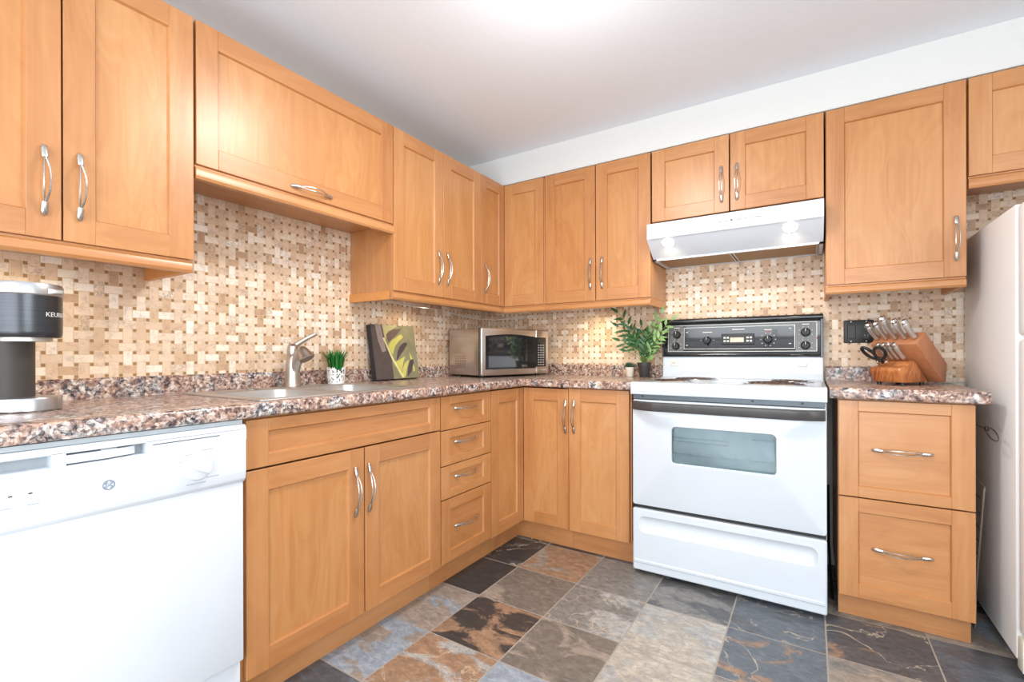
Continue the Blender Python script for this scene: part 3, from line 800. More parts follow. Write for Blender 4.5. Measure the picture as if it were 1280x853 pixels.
def tick(*q, m=None):
    MB().box(*q).build('tick_mark', m or GLYPH, con)
for (x, z, kind) in KN:
    n = 10 if kind == 2 else (2 if kind == 1 else 8); rad = .034 if kind else .030
    for k in range(n):
        a = (PI*2*k/n+PI/2+(PI/n if kind != 1 else PI/2))
        px, pz = x+rad*math.cos(a), z+rad*math.sin(a)
        s = .0042 if kind == 2 else .0028
        if kind == 1: s = .0034
        tick(px-s/2, px+s/2, cy(pz)-.0004, cy(pz)+.001, pz-s/2, pz+s/2)
for (x, z, ww) in ((.243, 1.180, .050), (.400, 1.192, .060), (.541, 1.186, .034), (.079, 1.208, .03), (.708, 1.209, .03), (.135, 1.182, .010), (.135, 1.108, .010), (.640, 1.190, .010), (.640, 1.112, .010)):
    tick(x-ww/2, x+ww/2, cy(z)-.0004, cy(z)+.001, z-.002, z+.002)
tick(.541-.004, .541+.004, cy(1.178)-.0004, cy(1.178)+.001, 1.174, 1.182, m=REDG)
tick(.752-.0, .752+.004, cy(1.14)-.0004, cy(1.14)+.001, 1.135, 1.142, m=REDG)
mb = MB(); mb.box(.317, .477, -.0795, -.068, 1.112, 1.168, 0, .002)
clk = mb.build('clock', BLACKP, con)
MB().box(.360, .428, -.0815, -.079, 1.122, 1.148, 0, .001).build('clock_display', plain('clock_face', srgb(196, 184, 160), .25), clk)
mb = MB()
for x in (.328, .344, .440, .456):
    for z in (1.124, 1.142): MB().box(x, x+.011, -.0815, -.079, z, z+.010, 0, .001).build('clock_button', SILV, clk)
# coil burners
def burner(x, y, r):
    z = ZK-.006
    mb = MB().lathe([(r+.016, 0), (r+.017, .004), (r+.012, .006), (r+.004, .003), (r*.6, -.0005), (.012, -.0005)], c=(x, y, z), seg=36)
    bp = mb.build('drip_pan', CHROME, t)
    pts = []; turns = 3 if r < .095 else 4
    for k in range(turns*20+1):
        a = 2*PI*k/20; q = .016+(r-.016)*k/(turns*20)
        pts.append((x+q*math.cos(a), y+q*math.sin(a), z+.0045))
    mb = MB().tube(pts, .0030, 6, flat=1.4)
    for k in range(3):
        a = k*2*PI/3+.5
        mb.box(0, r, -.0012, .0012, .001, .006, 0, M=Matrix.Translation((x, y, z)) @ Matrix.Rotation(a, 4, 'Z'))
    mb.build('coil_element', COILM, bp)
burner(.135, -.430, .088); burner(.200, -.190, .106); burner(.588, -.440, .112); burner(.640, -.190, .088)
# oven door
mb = MB(); x0, x1, z0, z1 = .0, w, .336, .842; wx0, wx1, wz0, wz1 = .185, .606, .552, .722
def ring(rect_o, rect_i, y_o, y_i, m=0):
    pass
L = []
def rrz(cx, cz, ww, hh, r, y): return [(p[0], y, p[1]) for p in rr(cx, cz, ww, hh, r, 0, 5)]
cx, cz = (x0+x1)/2, (z0+z1)/2; wcx, wcz = (wx0+wx1)/2, (wz0+wz1)/2
L = [rrz(cx, cz, x1-x0, z1-z0, .010, -.600), rrz(cx, cz, x1-x0, z1-z0, .010, YD+.006), rrz(cx, cz, x1-x0-.004, z1-z0-.004, .010, YD+.0015), rrz(cx, cz, x1-x0-.012, z1-z0-.012, .008, YD),
     rrz(wcx, wcz, wx1-wx0+.030, wz1-wz0+.030, .030, YD), rrz(wcx, wcz, wx1-wx0+.018, wz1-wz0+.018, .026, YD-.002), rrz(wcx, wcz, wx1-wx0+.006, wz1-wz0+.006, .021, YD-.002), rrz(wcx, wcz, wx1-wx0, wz1-wz0, .018, YD+.003)]
mb.loft(L, 0, cap0=True, cap1=False)
dr = mb.build('oven_door', ENAMEL, t)
mb = MB().loft([rrz(wcx, wcz, wx1-wx0+.001, wz1-wz0+.001, .018, YD+.0028), rrz(wcx, wcz, wx1-wx0-.006, wz1-wz0-.006, .016, YD+.0032)], 0, cap0=False); mb.build('oven_window', OGLASS, dr)
MB().box(wx0-.01, wx1+.01, -.6035, -.6005, wz0-.01, wz1+.01, 0).build('oven_reflection_panel', plain('oven_reflection_grey', srgb(205, 216, 222), .4, .3), dr)  # pale panel behind the glass; bright reflections put into its colour
mb = MB()
for zz, a_, b_ in ((.600, wx0, wx1), (.655, wx0, wx0+.24), (.672, wx0, wx0+.24), (.690, wx1-.09, wx1)): mb.tube([(a_, -.6085, zz), (b_, -.6085, zz)], .0026, 6)
for k in range(9): mb.tube([(wx0+.02+k*.048, -.6065, .600), (wx0+.02+k*.048, -.6065, .607)], .0016, 5)
mb.build('oven_rack', CHROME, dr)
mb = MB()
def hs(x, yo): return [(x, -yo, .800), (x, -yo-.008, .795), (x, -yo-.012, .803), (x, -yo-.012, .832), (x, -yo-.006, .838), (x, -yo, .834)]
mb.loft([hs(.004, .632), hs(.010, .637), hs(.060, .664), hs(.110, .676), hs(.112, .676), hs(w-.112, .676), hs(w-.110, .676), hs(w-.060, .668), hs(w-.012, .645), hs(w-.004, .634)], 0, smooth=False)
hn = mb.build('oven_handle', plain('handle_dark_grey', srgb(78, 76, 76), .30, .2, .1), dr)
mb = MB().box(.004, w-.004, -.628, -.60, .846, .866, 0)
for x in (.05, .52, .70): mb.lathe([(.005, 0), (.005, .002), (.001, .002)], seg=10, M=Matrix.Translation((x, -.628, .859)) @ Matrix.Rotation(PI/2, 4, 'X'), mat=1)
mb.build('vent_strip', [plain('vent_grey', srgb(84, 92, 98), .35, .4), BLACKP], t)
# storage drawer with embossed pull
mb = MB(); z0, z1 = .022, .318; cz = (z0+z1)/2
L = [rrz(cx, cz, w, z1-z0, .008, -.600), rrz(cx, cz, w, z1-z0, .008, YD+.005), rrz(cx, cz, w-.010, z1-z0-.010, .006, YD)]
ez0, ez1 = .205, .285; ec = (ez0+ez1)/2
L += [rrz(cx, ec, w-.060, ez1-ez0, .030, YD), rrz(cx, ec, w-.070, ez1-ez0-.012, .026, YD+.004), rrz(cx, ec+.012, w-.110, .018, .008, YD+.010)]
mb.loft(L, 0)
mb.prism([(YD, .058), (YD-.004, .062), (YD-.004, .072), (YD, .076)], 'x', .008, w-.008, 0)
mb.build('storage_drawer', ENAMEL, t)

# ------------------------------------------------------------------ range hood
t = thing('range_hood', 'white under-cabinet range hood with two lit lamps', 'hood', (1.272, 0, 1.562), 0)
w = .767
HP = [(-.010, .176), (-.420, .172), (-.424, .168), (-.424, .094), (-.418, .088), (-.330, .024), (-.302, .008), (-.302, .0), (-.292, .0), (-.292, .008), (-.022, .008), (-.022, 0), (-.010, 0)]
mb = MB().prism(HP, 'x', 0, w, 0)
for x0, x1 in ((0, .016), (w-.016, w)): mb.prism([(-.010, .0), (-.302, .0), (-.302, .010), (-.010, .012)], 'x', x0, x1, 0)
mb.prism([(-.424, .098), (-.428, .096), (-.428, .092), (-.420, .088)], 'x', .01, w-.01, 0)
mb.build('hood_body', WPLAS, t)
def filt():
    m, nt, b = newmat('mesh_filter')
    tc = N(nt, 'ShaderNodeTexCoord'); wv = N(nt, 'ShaderNodeTexWave', inp={'Scale': 90.0, 'Distortion': 1.0}); wv.bands_direction = 'DIAGONAL'
    nt.links.new(tc.outputs['Object'], wv.inputs['Vector'])
    nt.links.new(ramp(nt, wv.outputs['Color'], [(0.2, srgb(120, 92, 62)), (0.8, srgb(196, 160, 118))]), b.inputs['Base Color'])
    b.inputs['Metallic'].default_value = 0.4; b.inputs['Roughness'].default_value = 0.5
    bump(nt, b, wv.outputs['Color'], .5, .002); return m
FILT = filt()
for (a, b) in ((.020, w/2-.004), (w/2+.004, w-.020)):
    mb = MB().box(a, b, -.286, -.028, .003, .0075, 0)
    for q in ((a, a+.007, -.286, -.028), (b-.007, b, -.286, -.028), (a, b, -.286, -.279), (a, b, -.035, -.028)): mb.box(q[0], q[1], q[2], q[3], .0015, .0075, 1)
    mb.build('grease_filter', [FILT, SILV], t)
sl = math.atan2(.064, .088)
for i, x in enumerate((.100, .640)):
    M = Matrix.Translation((x, -.395, .0715)) @ Matrix.Rotation(-sl, 4, 'X') @ Matrix.Rotation(PI, 4, 'X')
    mb = MB().lathe([(.034, -.003), (.034, .0015), (.030, .003)], seg=24, M=M, cap=False); mb.lathe([(.030, .002), (.028, .005), (.018, .008), (.001, .009)], seg=24, mat=1, M=M)
    mb.build('lamp', [WPLAS, LAMPM], t)
    light('hood_lamp_light', 'SPOT', (1.272+x, -.392, 1.562+.055), 3.2, (1.0, 0.84, 0.62), (1.272+x, -.20, .93), spot_size=math.radians(150), spot_blend=.8, shadow_soft_size=.03)
mb = MB()
for (x, ww) in ((.345, .018), (.372, .012), (.395, .014), (.425, .020), (.455, .014), (.478, .010), (.505, .022)):
    mb.box(x, x+ww, -.4255, -.4235, .130, .1345, 0)
mb.build('switch_markings', plain('print_grey', srgb(150, 156, 162), .5), t)
mb = MB(); mb.box(.398, .404, -.4265, -.4235, .131, .137, 0); mb.build('switch_button', BLACKP, t)

# ------------------------------------------------------------------ fridge
t = thing('fridge', 'white top-freezer fridge at the right edge of the picture', 'fridge', (2.562, 0, 0), 0)
w = .74
mb = MB().box(0, w, -.648, -.04, .045, 1.556, 0, .006, 2); mb.box(.02, w-.02, -.62, -.06, .01, .05, 1)
mb.build('cabinet_body', [FRIDGE, BLACKP], t)
for (nm, a, b) in (('freezer_door', 1.118, 1.552), ('fridge_door', .140, 1.108)):
    mb = MB().box(.002, w-.002, -.724, -.660, a, b, 0, .014, 4)
    d = mb.build(nm, FRIDGE, t)
    MB().box(.010, w-.010, -.662, -.646, a+.008, b-.008, 0).build('door_gasket', WPLAS, d)
    zz = (a+.03, a+.30) if nm == 'freezer_door' else (b-.42, b-.03)
    mb = MB().tube([(w-.05, -.722, zz[0]), (w-.05, -.760, zz[0]+.03), (w-.05, -.760, zz[1]-.03), (w-.05, -.722, zz[1])], .012, 10); mb.build('door_handle', WPLAS, d)
mb = MB().box(.004, w-.004, -.690, -.640, .018, .128, 0, .006, 2)
for k in range(6): mb.box(.03, w-.03, -.692, -.688, .035+k*.014, .041+k*.014, 0)
mb.build('toe_grille', plain('cream_grille', srgb(222, 220, 204), .45), t)

# ------------------------------------------------------------------ coffee maker
CF = Vector((.300, -2.514, ZCT+.0006)); ang = math.radians(42)
t = thing('coffee_maker', 'charcoal and silver single-serve coffee maker at the far left of the counter', 'coffee maker', CF, ang)
def stad(r, back, z, n=14, s=1.0):
    P = [(r*math.cos(a), r*math.sin(a), z) for a in [(-PI/2+PI*k/n) for k in range(n+1)]]
    return P+[(-back+r*math.cos(a)*.9, r*math.sin(a), z) for a in [(PI/2+PI*k/n) for k in range(n+1)]]
mb = MB().loft([stad(.064, .15, 0), stad(.066, .15, .003), stad(.066, .15, .030), stad(.064, .15, .034), stad(.058, .14, .035)]); mb.build('drip_tray_base', plain('satin_silver', (.46, .46, .47, 1), .32, .9, .04), t)
mb = MB().loft([[(x-.050, y, .034) for x, y, z in stad(.056, .075, 0)], [(x-.050, y, .20) for x, y, z in stad(.056, .075, 0)]]); mb.build('column', plain('dark_warm_grey', srgb(66, 62, 58), .5, .1), t)
mb = MB().loft([stad(.062, .15, .186), stad(.066, .15, .192), stad(.067, .15, .200), stad(.067, .15, .292)]); hd = mb.build('brew_head', CHAR, t)
mb = MB().loft([stad(.048, .02, .176), stad(.048, .02, .188)]); mb.build('spout_ring', SILV, hd)
mb = MB().loft([stad(.067, .15, .292), stad(.069, .15, .295), stad(.069, .15, .316), stad(.066, .15, .322), stad(.050, .14, .325)]); ld = mb.build('lid', plain('satin_silver_lid', (.46, .46, .47, 1), .34, .9, .04), t)
mb = MB().loft([[(.050, -.030, .300), (.066, -.022, .298), (.080, 0, .300), (.066, .022, .298), (.050, .030, .300)], [(.050, -.030, .309), (.066, -.022, .309), (.083, 0, .307), (.066, .022, .309), (.050, .030, .309)]]); mb.build('lid_handle', plain('bright_silver', (.78, .78, .78, 1), .2, .9, .02), ld)
mb = MB(); R_ = .0674
def bend(v):
    a = v.x/R_
    return Vector((R_*math.cos(a)+v.z*math.cos(a), R_*math.sin(a)+v.z*math.sin(a), v.y))
text_mesh(mb, 'KEURIG', .0165, Matrix.Translation((0, 0, .244)), bend=bend); mb.build('lettering', GLYPH, hd)

# ------------------------------------------------------------------ grass pot
t = thing('potted_grass', 'small artificial grass in a white cut-out pot beside the faucet', 'plant', (.112, -1.447, ZCT+.0052), 0)
mb = MB(); seg = 40; rows = 13; rr_ = random.Random(5)
def pv(k, i):
    a = 2*PI*(k+.25*math.sin(i*2.1+k*1.7))/seg; z = .074*(i+(.3*math.sin(k*2.3+i*1.3) if 0 < i < rows else 0))/rows; r = .036+.006*i/rows
    if i == rows: z += .004*math.sin(k*2.9)
    return (r*math.cos(a), r*math.sin(a), z)
for i in range(rows):
    for k in range(seg):
        if 1 <= i and rr_.random() < .30: continue
        q = [pv(k, i), pv(k+1, i), pv(k+1, i+1), pv(k, i+1)]; q2 = [(x*.95, y*.95, z) for x, y, z in q]
        mb.raw(q+q2, [(0, 1, 2, 3), (7, 6, 5, 4), (0, 4, 5, 1), (1, 5, 6, 2), (2, 6, 7, 3), (3, 7, 4, 0)])
mb.lathe([(.036, 0), (.036, .003), (.001, .003)], seg=seg)
mb.build('pot', LATT, t)
MB().lathe([(.033, .004), (.037, .064), (.001, .066)], seg=22).build('inner_liner', plain('dark_liner', srgb(96, 98, 92), .7), t)
mb = MB()
for k in range(150):
    a = rr_.random()*2*PI; q = .033*math.sqrt(rr_.random()); l = .080+.028*rr_.random(); lean = (q/.033)**1.5*.040+.004
    b0 = Vector((q*math.cos(a), q*math.sin(a), .058)); w_ = .0026
    d = Vector((math.cos(a), math.sin(a), 0)); s = Vector((-math.sin(a), math.cos(a), 0))
    p1 = b0+d*lean*.35+Vector((0, 0, l*.6)); p2 = b0+d*lean*1.2+Vector((0, 0, l))
    mb.raw([b0-s*w_, b0+s*w_, p1+s*w_, p1-s*w_, p2], [(0, 1, 2, 3), (3, 2, 4)])
mb.build('grass', GRASSM, t, fixn=False)

# ------------------------------------------------------------------ canvas picture
t = thing('canvas_print', 'square canvas print of dark and yellow-green leaves leaning on the backsplash', 'picture', (.094, -1.030, ZCT+.0061), 0)
CWd, CHt, CT = .315, .298, .034
Mc = Matrix.Rotation(-math.radians(9.5), 4, 'Y') @ Matrix.Rotation(R90, 4, 'Z') 
mb = MB().box(-CWd/2, CWd/2, 0, CT, 0, CHt, 0, .002, 1, M=Mc); cv = mb.build('stretched_canvas', plain('canvas_edge', srgb(44, 40, 40), .7), t)
def cuv(x, y):
    v = (y-110)/430.0; xl = 775+50*v; xr = 1105+40*v
    return (min(max((x-xl)/(xr-xl), 0.004), .996), min(max(1-(y-112)/430.0, .004), .996))
mb = MB()
def poly(pts, mat, lift):
    P = [cuv(*p) for p in pts]
    mb.raw([(-CWd/2+u*CWd, -lift, v*CHt) for u, v in P], [tuple(range(len(P)))], mat, M=Mc)
poly([(775, 100), (1105, 100), (1150, 560), (825, 560)], 0, .0004)
poly([(775, 100), (855, 100), (880, 230), (930, 370), (948, 560), (825, 560)], 1, .0007)
poly([(806, 112), (846, 112), (872, 240), (890, 320), (862, 330), (830, 240)], 7, .0009)
poly([(858, 108), (975, 108), (905, 170), (882, 235)], 2, .0008)
poly([(888, 195), (905, 165), (940, 146), (1005, 135), (988, 165), (950, 205), (905, 252)], 3, .001)
poly([(1000, 182), (1020, 205), (985, 240), (958, 275), (938, 348), (915, 310), (902, 278), (930, 235)], 4, .0012)
poly([(1040, 248), (1052, 262), (1025, 310), (1000, 345), (965, 402), (972, 330), (990, 285), (1015, 256)], 5, .0014)
poly([(1032, 362), (1018, 410), (1002, 495), (968, 450), (948, 410), (985, 392)], 4, .0012)
poly([(1064, 392), (1042, 470), (1032, 532), (1006, 528), (1010, 465), (1032, 412)], 4, .0012)
poly([(1092, 384), (1101, 410), (1080, 490), (1046, 532), (1054, 450), (1070, 398)], 5, .0014)
poly([(862, 215), (874, 215), (945, 385), (1024, 532), (1008, 535), (935, 395)], 6, .0016)
poly([(1066, 325), (1088, 380), (1102, 450), (1110, 482), (1095, 492), (1088, 420), (1070, 372)], 4, .0010)
def cm(n, c): return plain(n, srgb(*c), .6, 0, .12, 25)
mb.build('printed_leaves', [cm('olive', (128, 124, 96)), cm('aubergine', (78, 66, 64)), cm('pale_olive', (172, 166, 118)), cm('brown_leaf', (96, 78, 70)), cm('lime_leaf', (188, 182, 96)), cm('plum_leaf', (72, 60, 62)), cm('stem', (206, 198, 138)), cm('mauve', (140, 124, 122))], cv, fixn=False)

# ------------------------------------------------------------------ microwave
MWA = math.radians(72); MWO = Vector((.378, -.660, ZCT+.0006))
t = thing('microwave', 'stainless microwave oven turned into the inner corner of the counter', 'microwave', MWO, MWA)
w, dp, hm = .542, .355, .293      # local: front at y=0, body behind (+y), x along the front
mb = MB().box(.004, w-.004, .028, dp, .012, hm-.003, 0, .004, 2)
for x in (.05, w-.05):
    for y in (.06, dp-.05): mb.lathe([(.014, 0), (.014, .012)], c=(x, y, 0), seg=12, mat=1)
body = mb.build('casing', [STEEL, BLACKP], t)
mb = MB()
for i in range(9):
    for k in range(7):
        mb.box(.0032, .0046, dp-.075-i*.014, dp-.070-i*.014, .055+k*.011, .060+k*.011, 0)
mb.build('vent_holes', BLACKP, body)
MB().box(.0, w, .018, .030, .008, hm, 0, .002).build('front_bezel', BLACKP, t)
xd = w*.79
mb = MB().box(0, xd-.001, 0, .019, .012, hm, 0, .007, 3); d = mb.build('door', STEEL, t)
def archloop(x0, x1, z0, z1, y, bow, n=12):
    P = []
    for k in range(n+1): P.append((x0+(x1-x0)*k/n, y, z0-bow*.35*math.sin(PI*k/n)*0))
    for k in range(n+1): P.append((x1-(x1-x0)*k/n, y, z1+bow*math.sin(PI*(k/n))))
    return P
mb = MB().loft([archloop(.028, xd-.001, .048, hm-.048, -.0025, .014), archloop(.028, xd-.001, .048, hm-.048, .004, .014)], 0, smooth=False); wd = mb.build('window_frame', BLACKG, d)
mb = MB().loft([archloop(.050, xd-.075, .060, hm-.058, -.0036, .010), archloop(.050, xd-.075, .060, hm-.058, -.002, .010)], 0, smooth=False); mb.build('window_pane', DGLASS, wd)
mb = MB().box(xd+.001, w, 0, .019, .012, hm, 0, .007, 3); cp = mb.build('control_panel', STEEL, t)
mb = MB().box(xd+.001, w-.026, -.0025, .004, .056, hm-.048, 0, .004, 2); kp = mb.build('keypad_panel', BLACKG, cp)
mb = MB(); 
for r_ in range(9):
    for c in range(3):
        xx = xd+.014+c*.0205; zz = .066+r_*.0155
        mb.box(xx, xx+.014, -.0034, -.002, zz, zz+.0085, 0, .0006)
mb.build('keypad_buttons', plain('button_grey', srgb(140, 138, 134), .4), kp)
MB().box(xd+.012, w-.034, -.0034, -.002, hm-.078, hm-.058, 0).build('display', plain('display_dark', srgb(50, 48, 44), .2), kp)
MB().box(xd+.012, w-.020, -.003, .003, .020, .042, 0, .003, 2).build('open_button', STEEL, cp)

# ------------------------------------------------------------------ plants by the range
t = thing('succulent', 'tiny spiky succulent in a small cream pot', 'plant', (1.068, -.092, ZCT+.0005), 0)
MB().lathe([(.020, 0), (.0215, .002), (.027, .054), (.0275, .058), (.024, .058), (.023, .050), (.001, .050)], seg=22).build('pot', POTW, t)
mb = MB(); r0 = random.Random(3)
for k in range(34):
    a = k*2.4; el = .25+1.15*(k/34.0); L_ = .042-.010*(k/34.0)
    d = Vector((math.cos(a)*math.cos(el), math.sin(a)*math.cos(el), math.sin(el))); b0 = Vector((0, 0, .050))
    mb.tube([b0, b0+d*L_*.4, b0+d*L_*.8+Vector((0, 0, .003)), b0+d*L_+Vector((0, 0, .006))], [.003, .0052, .0034, .0004], 5, flat=.5)
mb.build('leaves', LEAFD, t)
t = thing('potted_palm', 'bushy green palm in a black plastic pot next to the range', 'plant', (1.158, -.098, ZCT+.0005), 0)
MB().lathe([(.027, 0), (.028, .002), (.036, .070), (.040, .071), (.041, .086), (.037, .086), (.036, .074), (.001, .074)], seg=26).build('pot', POTB, t)
MB().lathe([(.0355, .0742), (.02, .078), (.001, .079)], seg=16).build('soil', SOIL, t)
FR = []   # frond: base offset, bend targets
r0 = random.Random(21)
mb = MB(); st = MB()
def leaflet(p, d, n, L_, wd, mat):
    d = d.normalized(); s = d.cross(n).normalized(); n = s.cross(d)
    q = [p, p+d*L_*.3+s*wd-n*.001, p+d*L_*.65+s*wd*.8-n*L_*.05, p+d*L_-n*L_*.16, p+d*L_*.65-s*wd*.8-n*L_*.05, p+d*L_*.3-s*wd-n*.001, p+d*L_*.35+n*.0015, p+d*L_*.68-n*L_*.03]
    if any(v.x < -.025 and v.z < .150 for v in q): return
    for v in q:
        if v.x > .075: v.y = min(v.y, -.010-.3*min(v.x-.075, .05))
    mb.raw(q, [(0, 1, 6), (0, 6, 5), (1, 2, 7, 6), (6, 7, 4, 5), (2, 3, 7), (7, 3, 4)], mat, True)
def frond(top, out, n, L_, mat, wd=.0088, start=.35):
    p0 = Vector((out[0]*.06, out[1]*.06, .074)); p3 = Vector(top)
    p1 = p0+Vector((p3.x*.12, p3.y*.12, (p3.z-.074)*.55)); pts = []
    for k in range(13):
        t_ = k/12; pts.append(p0*(1-t_)**2+p1*2*t_*(1-t_)+p3*t_*t_)
    for v in pts:
        if v.x > .075: v.y = min(v.y, -.012)
    st.tube(pts, [.0021-.0012*k/12 for k in range(13)], 5)
    for k in range(n):
        t_ = start+(1-start)*k/(n-1); i = min(int(t_*12), 11); fr = t_*12-i
        p = pts[i].lerp(pts[i+1], fr); tg = (pts[i+1]-pts[i]).normalized()
        side = tg.cross(Vector((r0.uniform(-.3, .3), -1, .35))).normalized()
        for sg in (-1, 1):
            if k == n-1 and sg == 1: continue
            d = tg*(.75 if k < n-1 else 1)+side*sg*(.8 if k < n-1 else .1)+Vector((0, r0.uniform(-.25, .1), -.05))
            nn = Vector((r0.uniform(-.3, .3), -1, .5)).normalized()
            leaflet(p, d, nn, L_*r0.uniform(.8, 1.1)*(1-.25*abs(t_-.7)), wd*r0.uniform(.85, 1.15), mat)
for (tx, ty, tz, n, L_, mt) in ((-.150, -.02, .385, 6, .072, 0), (-.135, -.05, .300, 6, .066, 0), (-.120, -.06, .215, 6, .062, 0), (-.095, -.03, .300, 6, .06, 0),
                               (-.06, -.05, .270, 6, .06, 0), (-.02, .02, .300, 5, .058, 0), (.03, -.04, .255, 6, .06, 0), (.10, .00, .365, 6, .062, 1),
                               (.05, -.02, .205, 5, .058, 0), (.115, -.05, .245, 6, .060, 1), (.165, -.04, .325, 6, .062, 1), (.07, .03, .32, 5, .05, 1),
                               (-.05, -.06, .180, 5, .055, 0), (.02, -.06, .165, 5, .05, 0), (-.09, -.05, .155, 5, .055, 0), (.06, -.05, .14, 4, .045, 1), (-.03, .01, .23, 5, .06, 0), (.085, -.03, .20, 5, .05, 0)):
    frond((tx, ty, tz), (tx, ty), max(4, n-1), L_*1.05, mt, start=.48)
mb.build('foliage', [LEAF, LEAF2], t, fixn=False); st.build('stems', plain('stem_green', srgb(96, 122, 62), .5), t)

# ------------------------------------------------------------------ outlet plate
t = thing('wall_plate', 'black double wall plate with a switch and a socket behind the knife block', 'outlet', (2.187, -.0082, 1.168), 0)
MB().box(-.060, .060, -.007, 0, -.056, .056, 0, .004, 2).build('plate', BLACKP, t)
MB().box(-.045, -.012, -.0095, -.0065, -.034, .034, 0, .002, 1).build('rocker_switch', BLACKP, t)
mb = MB()
for zz in (-.020, .020):
    mb.lathe([(.0165, 0), (.0165, .003), (.001, .003)], seg=18, M=Matrix.Translation((.030, -.0065, zz)) @ Matrix.Rotation(PI/2, 4, 'X'))
    for dx in (-.006, .006): mb.box(.030+dx-.001, .030+dx+.001, -.0102, -.009, zz-.003, zz+.004, 1)
mb.build('socket', [BLACKP, GREYP], t)
mb = MB()
for x in (-.030, .030):
    for zz in (-.048, .048): MB().lathe([(.003, 0), (.0025, .001), (.0005, .001)], seg=8, M=Matrix.Translation((x, -.0066, zz)) @ Matrix.Rotation(PI/2, 4, 'X')).build('screw', SILV, t)

# ------------------------------------------------------------------ knife block and what it holds
KA = math.radians(-40)
KO = Vector((2.332, -.240, ZCR+.0006))
t = thing('knife_block', 'slanted acacia knife block on the right counter piece', 'knife block', KO, KA)
# local: x = width (right), -y = front, profile in (y,z)
TH = math.radians(45)
tall = [(-.015, .224), (.121, .088), (.110, .012), (.094, .012), (-.066, .173)]
low = [(-.100, .012), (-.122, .060), (-.117, .074), (-.078, .082), (-.060, .100), (-.030, .104), (.050, .012)]
mb = MB().prism(tall, 'x', -.100, .087, 0, .004, 2); mb.build('slanted_block', [KBW2], t)
mb = MB().prism(low, 'x', -.062, .058, 0, .004, 2); mb.build('front_block', [KBW], t)
for x in (-.048, .045):
    for y in (-.085, .030): MB().lathe([(.008, 0), (.008, .0125)], c=(x, y, 0), seg=10).build('rubber_foot', BLACKP, t)
AX = Vector((0, -math.cos(TH), math.sin(TH)))   # out of the slots, local
MK = Matrix.Translation(KO) @ Matrix.Rotation(KA, 4, 'Z')
def knife(nm, label, group, p, L_, big, cat='knife'):
    p = Vector(p)
    o = thing(nm, label, cat, MK @ p, 0, group)
    R = Matrix.Rotation(KA, 4, 'Z')
    ax = (R.to_3x3() @ AX); sd = (R.to_3x3() @ Vector((1, 0, 0))); up = ax.cross(sd)
    M = Matrix.Identity(4)
    for i in range(3):
        M[i][0] = sd[i]; M[i][1] = up[i]; M[i][2] = ax[i]
    a = .0105 if big else .0084; b = .0145 if big else .0110
    prof = [(0, .85), (.12, .95), (.3, .80), (.55, .92), (.8, 1.0), (.95, 1.05), (1.0, .9)]
    loops = []
    for q, s_ in prof:
        loops.append([(a*s_*math.cos(k*PI/6), b*s_*math.sin(k*PI/6)-.006*math.sin(q*PI)*(1 if big else .5), .004+(0 if big else .008)+q*L_) for k in range(12)])
    mb = MB().loft(loops, 0, M=M); mb.build('handle', plain('handle_steel', (.62, .59, .56, 1), .30, .85, .05), o)
    mb = MB().loft([[(a*1.0*s_*math.cos(k*PI/6), b*1.02*s_*math.sin(k*PI/6), L_+.004+(0 if big else .008)+z_) for k in range(12)] for s_, z_ in ((.95, -.001), (1.05, .004), (.95, .010), (.5, .014))], 0, M=M); mb.build('end_cap', CHROME, o)
    mb = MB().box(-.0012, .0012, -b*.5, b*.5, .0012 if big else .007, .012, 0, M=M); mb.build('blade', STEEL, o)
    return o
big = [(-.082, .078, 'leftmost large steel-handled knife in the top row of the block'), (-.046, .084, 'second large steel-handled knife from the left in the block'),
       (-.008, .110, 'longest steel knife handle, standing highest in the middle of the block'), (.030, .090, 'fourth large steel-handled knife from the left in the block'),
       (.066, .084, 'rightmost large steel-handled knife in the top row of the block')]
for k, (x, L_, lb) in enumerate(big): knife('kitchen_knife', lb, 'large knives in the block', (x, -.040, .199), L_, True)
for k, lb in enumerate(('leftmost of the four short steak knives below the large knives', 'second steak knife from the left below the large knives', 'third steak knife from the left below the large knives', 'rightmost of the four short steak knives, beside the scissors')):
    knife('steak_knife', lb, 'steak knives in the block', (-.034+k*.0215, -.046, .1065), .074, False)
# scissors in the low front block
o = thing('scissors', 'kitchen scissors with black loop handles in the front of the block', 'scissors', MK @ Vector((-.030, -.088, .086)), KA)
mb = MB()
for sg in (-1, 1):
    pts = []
    for k in range(18):
        a = 2*PI*k/18; u_ = .036*math.cos(a); v_ = .020*math.sin(a)
        c = Vector((sg*.022, -.052, .050)); d1 = Vector((sg*.25, -.70, .66)).normalized(); d2 = Vector((.96, sg*.25, .1)).normalized()
        pts.append(c+d1*u_+d2*v_)
    mb.tube(pts, .0066, 8, closed=True)
    mb.tube([(sg*.004, -.008, .009), (sg*.010, -.018, .018), (sg*.014, -.032, .030)], [.006, .006, .0055], 8)
mb.build('loop_handles', BLACKP, o)
mb = MB().tube([(0, -.004, .003), (0, -.014, .013)], .006, 8, flat=.4); mb.build('blades', CHROME, o)
for k, lb in enumerate(('left small steel-capped tool end in the low front of the block', 'right small steel-capped tool end in the low front of the block')):
    o = thing('kitchen_tool', lb, 'tool', MK @ Vector((-.035+k*.035, -.100, .086)), KA, 'small tools in the block front')
    mb = MB().tube([(0, -.003, .005), (0, -.006, .008), (0, -.014, .014), (0, -.018, .017)], [.0040, .0075, .0085, .005], 10, flat=.7); mb.build('handle', CHROME, o)

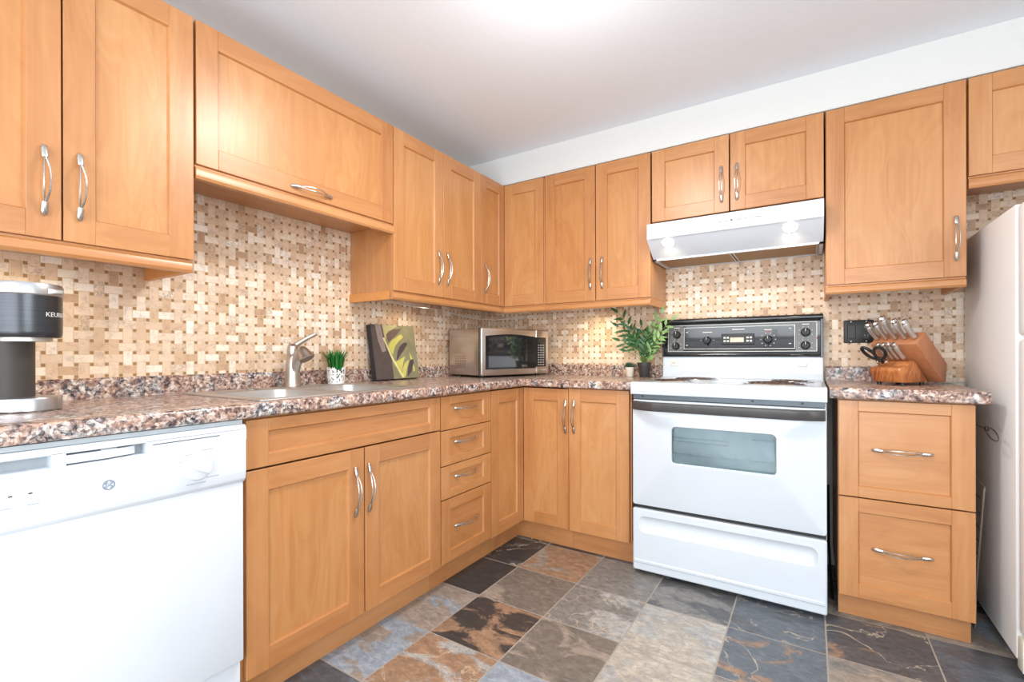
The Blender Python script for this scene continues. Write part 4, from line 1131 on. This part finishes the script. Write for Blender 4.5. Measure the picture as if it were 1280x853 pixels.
# ------------------------------------------------------------------ wire things in the gap by the fridge
o = thing('wire_rack', 'bent wire rack standing in the gap between drawer cabinet and fridge', 'rack', (2.520, -.28, 0), 0)
mb = MB()
mb.tube([(0, .14, .56), (0, -.105, .590), (0, -.225, .572), (0, -.215, .55), (0, -.115, .15), (0, -.108, .004), (0, .14, .004)], .0028, 6)
mb.build('frame', plain('dull_wire', (.50, .47, .43, 1), .35, .8), o)
mb = MB()
for k in range(9):
    z = .08+k*.055; yb_ = -.108-.10*max(0, (z-.10))/.45
    mb.tube([(0, yb_, z), (0, .14, z)], .0015, 5)
mb.build('cross_wires', plain('dark_wire', (.12, .10, .09, 1), .4, .7), o)
o = thing('wire_hook', 'thin wire hook with an oval loop sticking out beside the fridge', 'hook', (2.4845, -.455, .792), 0)
mb = MB().tube([(0, 0, .008), (.016, -.03, .006), (.032, -.075, .000)], .0022, 6)
pts = []
for k in range(16):
    a = 2*PI*k/16; c = Vector((.036, -.135, -.012)); pts.append(c+Vector((.004, -1, -.20)).normalized()*.062*math.cos(a)+Vector((.45, .1, .9)).normalized()*.013*math.sin(a))
mb.tube(pts, .0022, 6, closed=True); mb.build('wire_loop', plain('hook_wire', (.16, .15, .15, 1), .3, .8), o)
mb = MB().lathe([(.001, -.010), (.006, -.007), (.007, 0), (.006, .007), (.001, .010)], c=(.034, -.082, -.001), seg=12); mb.build('bead', BLACKP, o)
o = MB().tube([(2.062, -.02, .40), (2.060, -.16, .16), (2.064, -.30, .05), (2.066, -.42, .006)], .005, 8).build('power_cord', BLACKP)
tag(o, 'black cord in the gap between range and drawer cabinet', 'cord')

# ------------------------------------------------------------------ under-cabinet lights and their cable
def puck(loc, label, energy, col, target, rz=0):
    o = thing('puck_light', label, 'light', loc, rz, 'under-cabinet puck lights')
    MB().lathe([(.034, 0), (.034, -.012), (.030, -.014)], seg=24, cap=False).build('housing', WPLAS, o)
    MB().lathe([(.030, -.0135), (.001, -.0135)], seg=24, cap=False).build('lens', emis('puck_glow', col+(1,), 6), o)
    l = light('puck_lamp', 'SPOT', (loc[0], loc[1], loc[2]-.020), energy, col, target, spot_size=math.radians(140), spot_blend=.9, shadow_soft_size=.025)
    return o
WARM = (1.0, .84, .58)
puck((.19, -2.50, ZB-.0005), 'round puck light under the double-door cabinet above the coffee maker', 3.0, WARM, (.06, -2.46, .93))
puck((.19, -.95, ZB-.0005), 'round puck light under the left wall cabinet beside the microwave', 2.6, WARM, (.06, -.95, .93))
puck((.86, -.19, ZB-.0005), 'round puck light under the back wall cabinet above the microwave', 4.2, (1.0, .86, .52), (.86, -.06, .93))
pts = [(.22, -1.20, ZB-.045), (.20, -1.0, ZB-.052), (.19, -.80, ZB-.050), (.16, -.62, ZB-.062), (.14, -.40, ZB-.075), (.16, -.20, ZB-.072), (.28, -.13, ZB-.060), (.45, -.12, ZB-.052), (.62, -.12, ZB-.046)]
o = MB().tube(pts, .0022, 6).build('light_cable', CORDM); tag(o, 'thin pale cable sagging under the corner wall cabinets', 'cable')
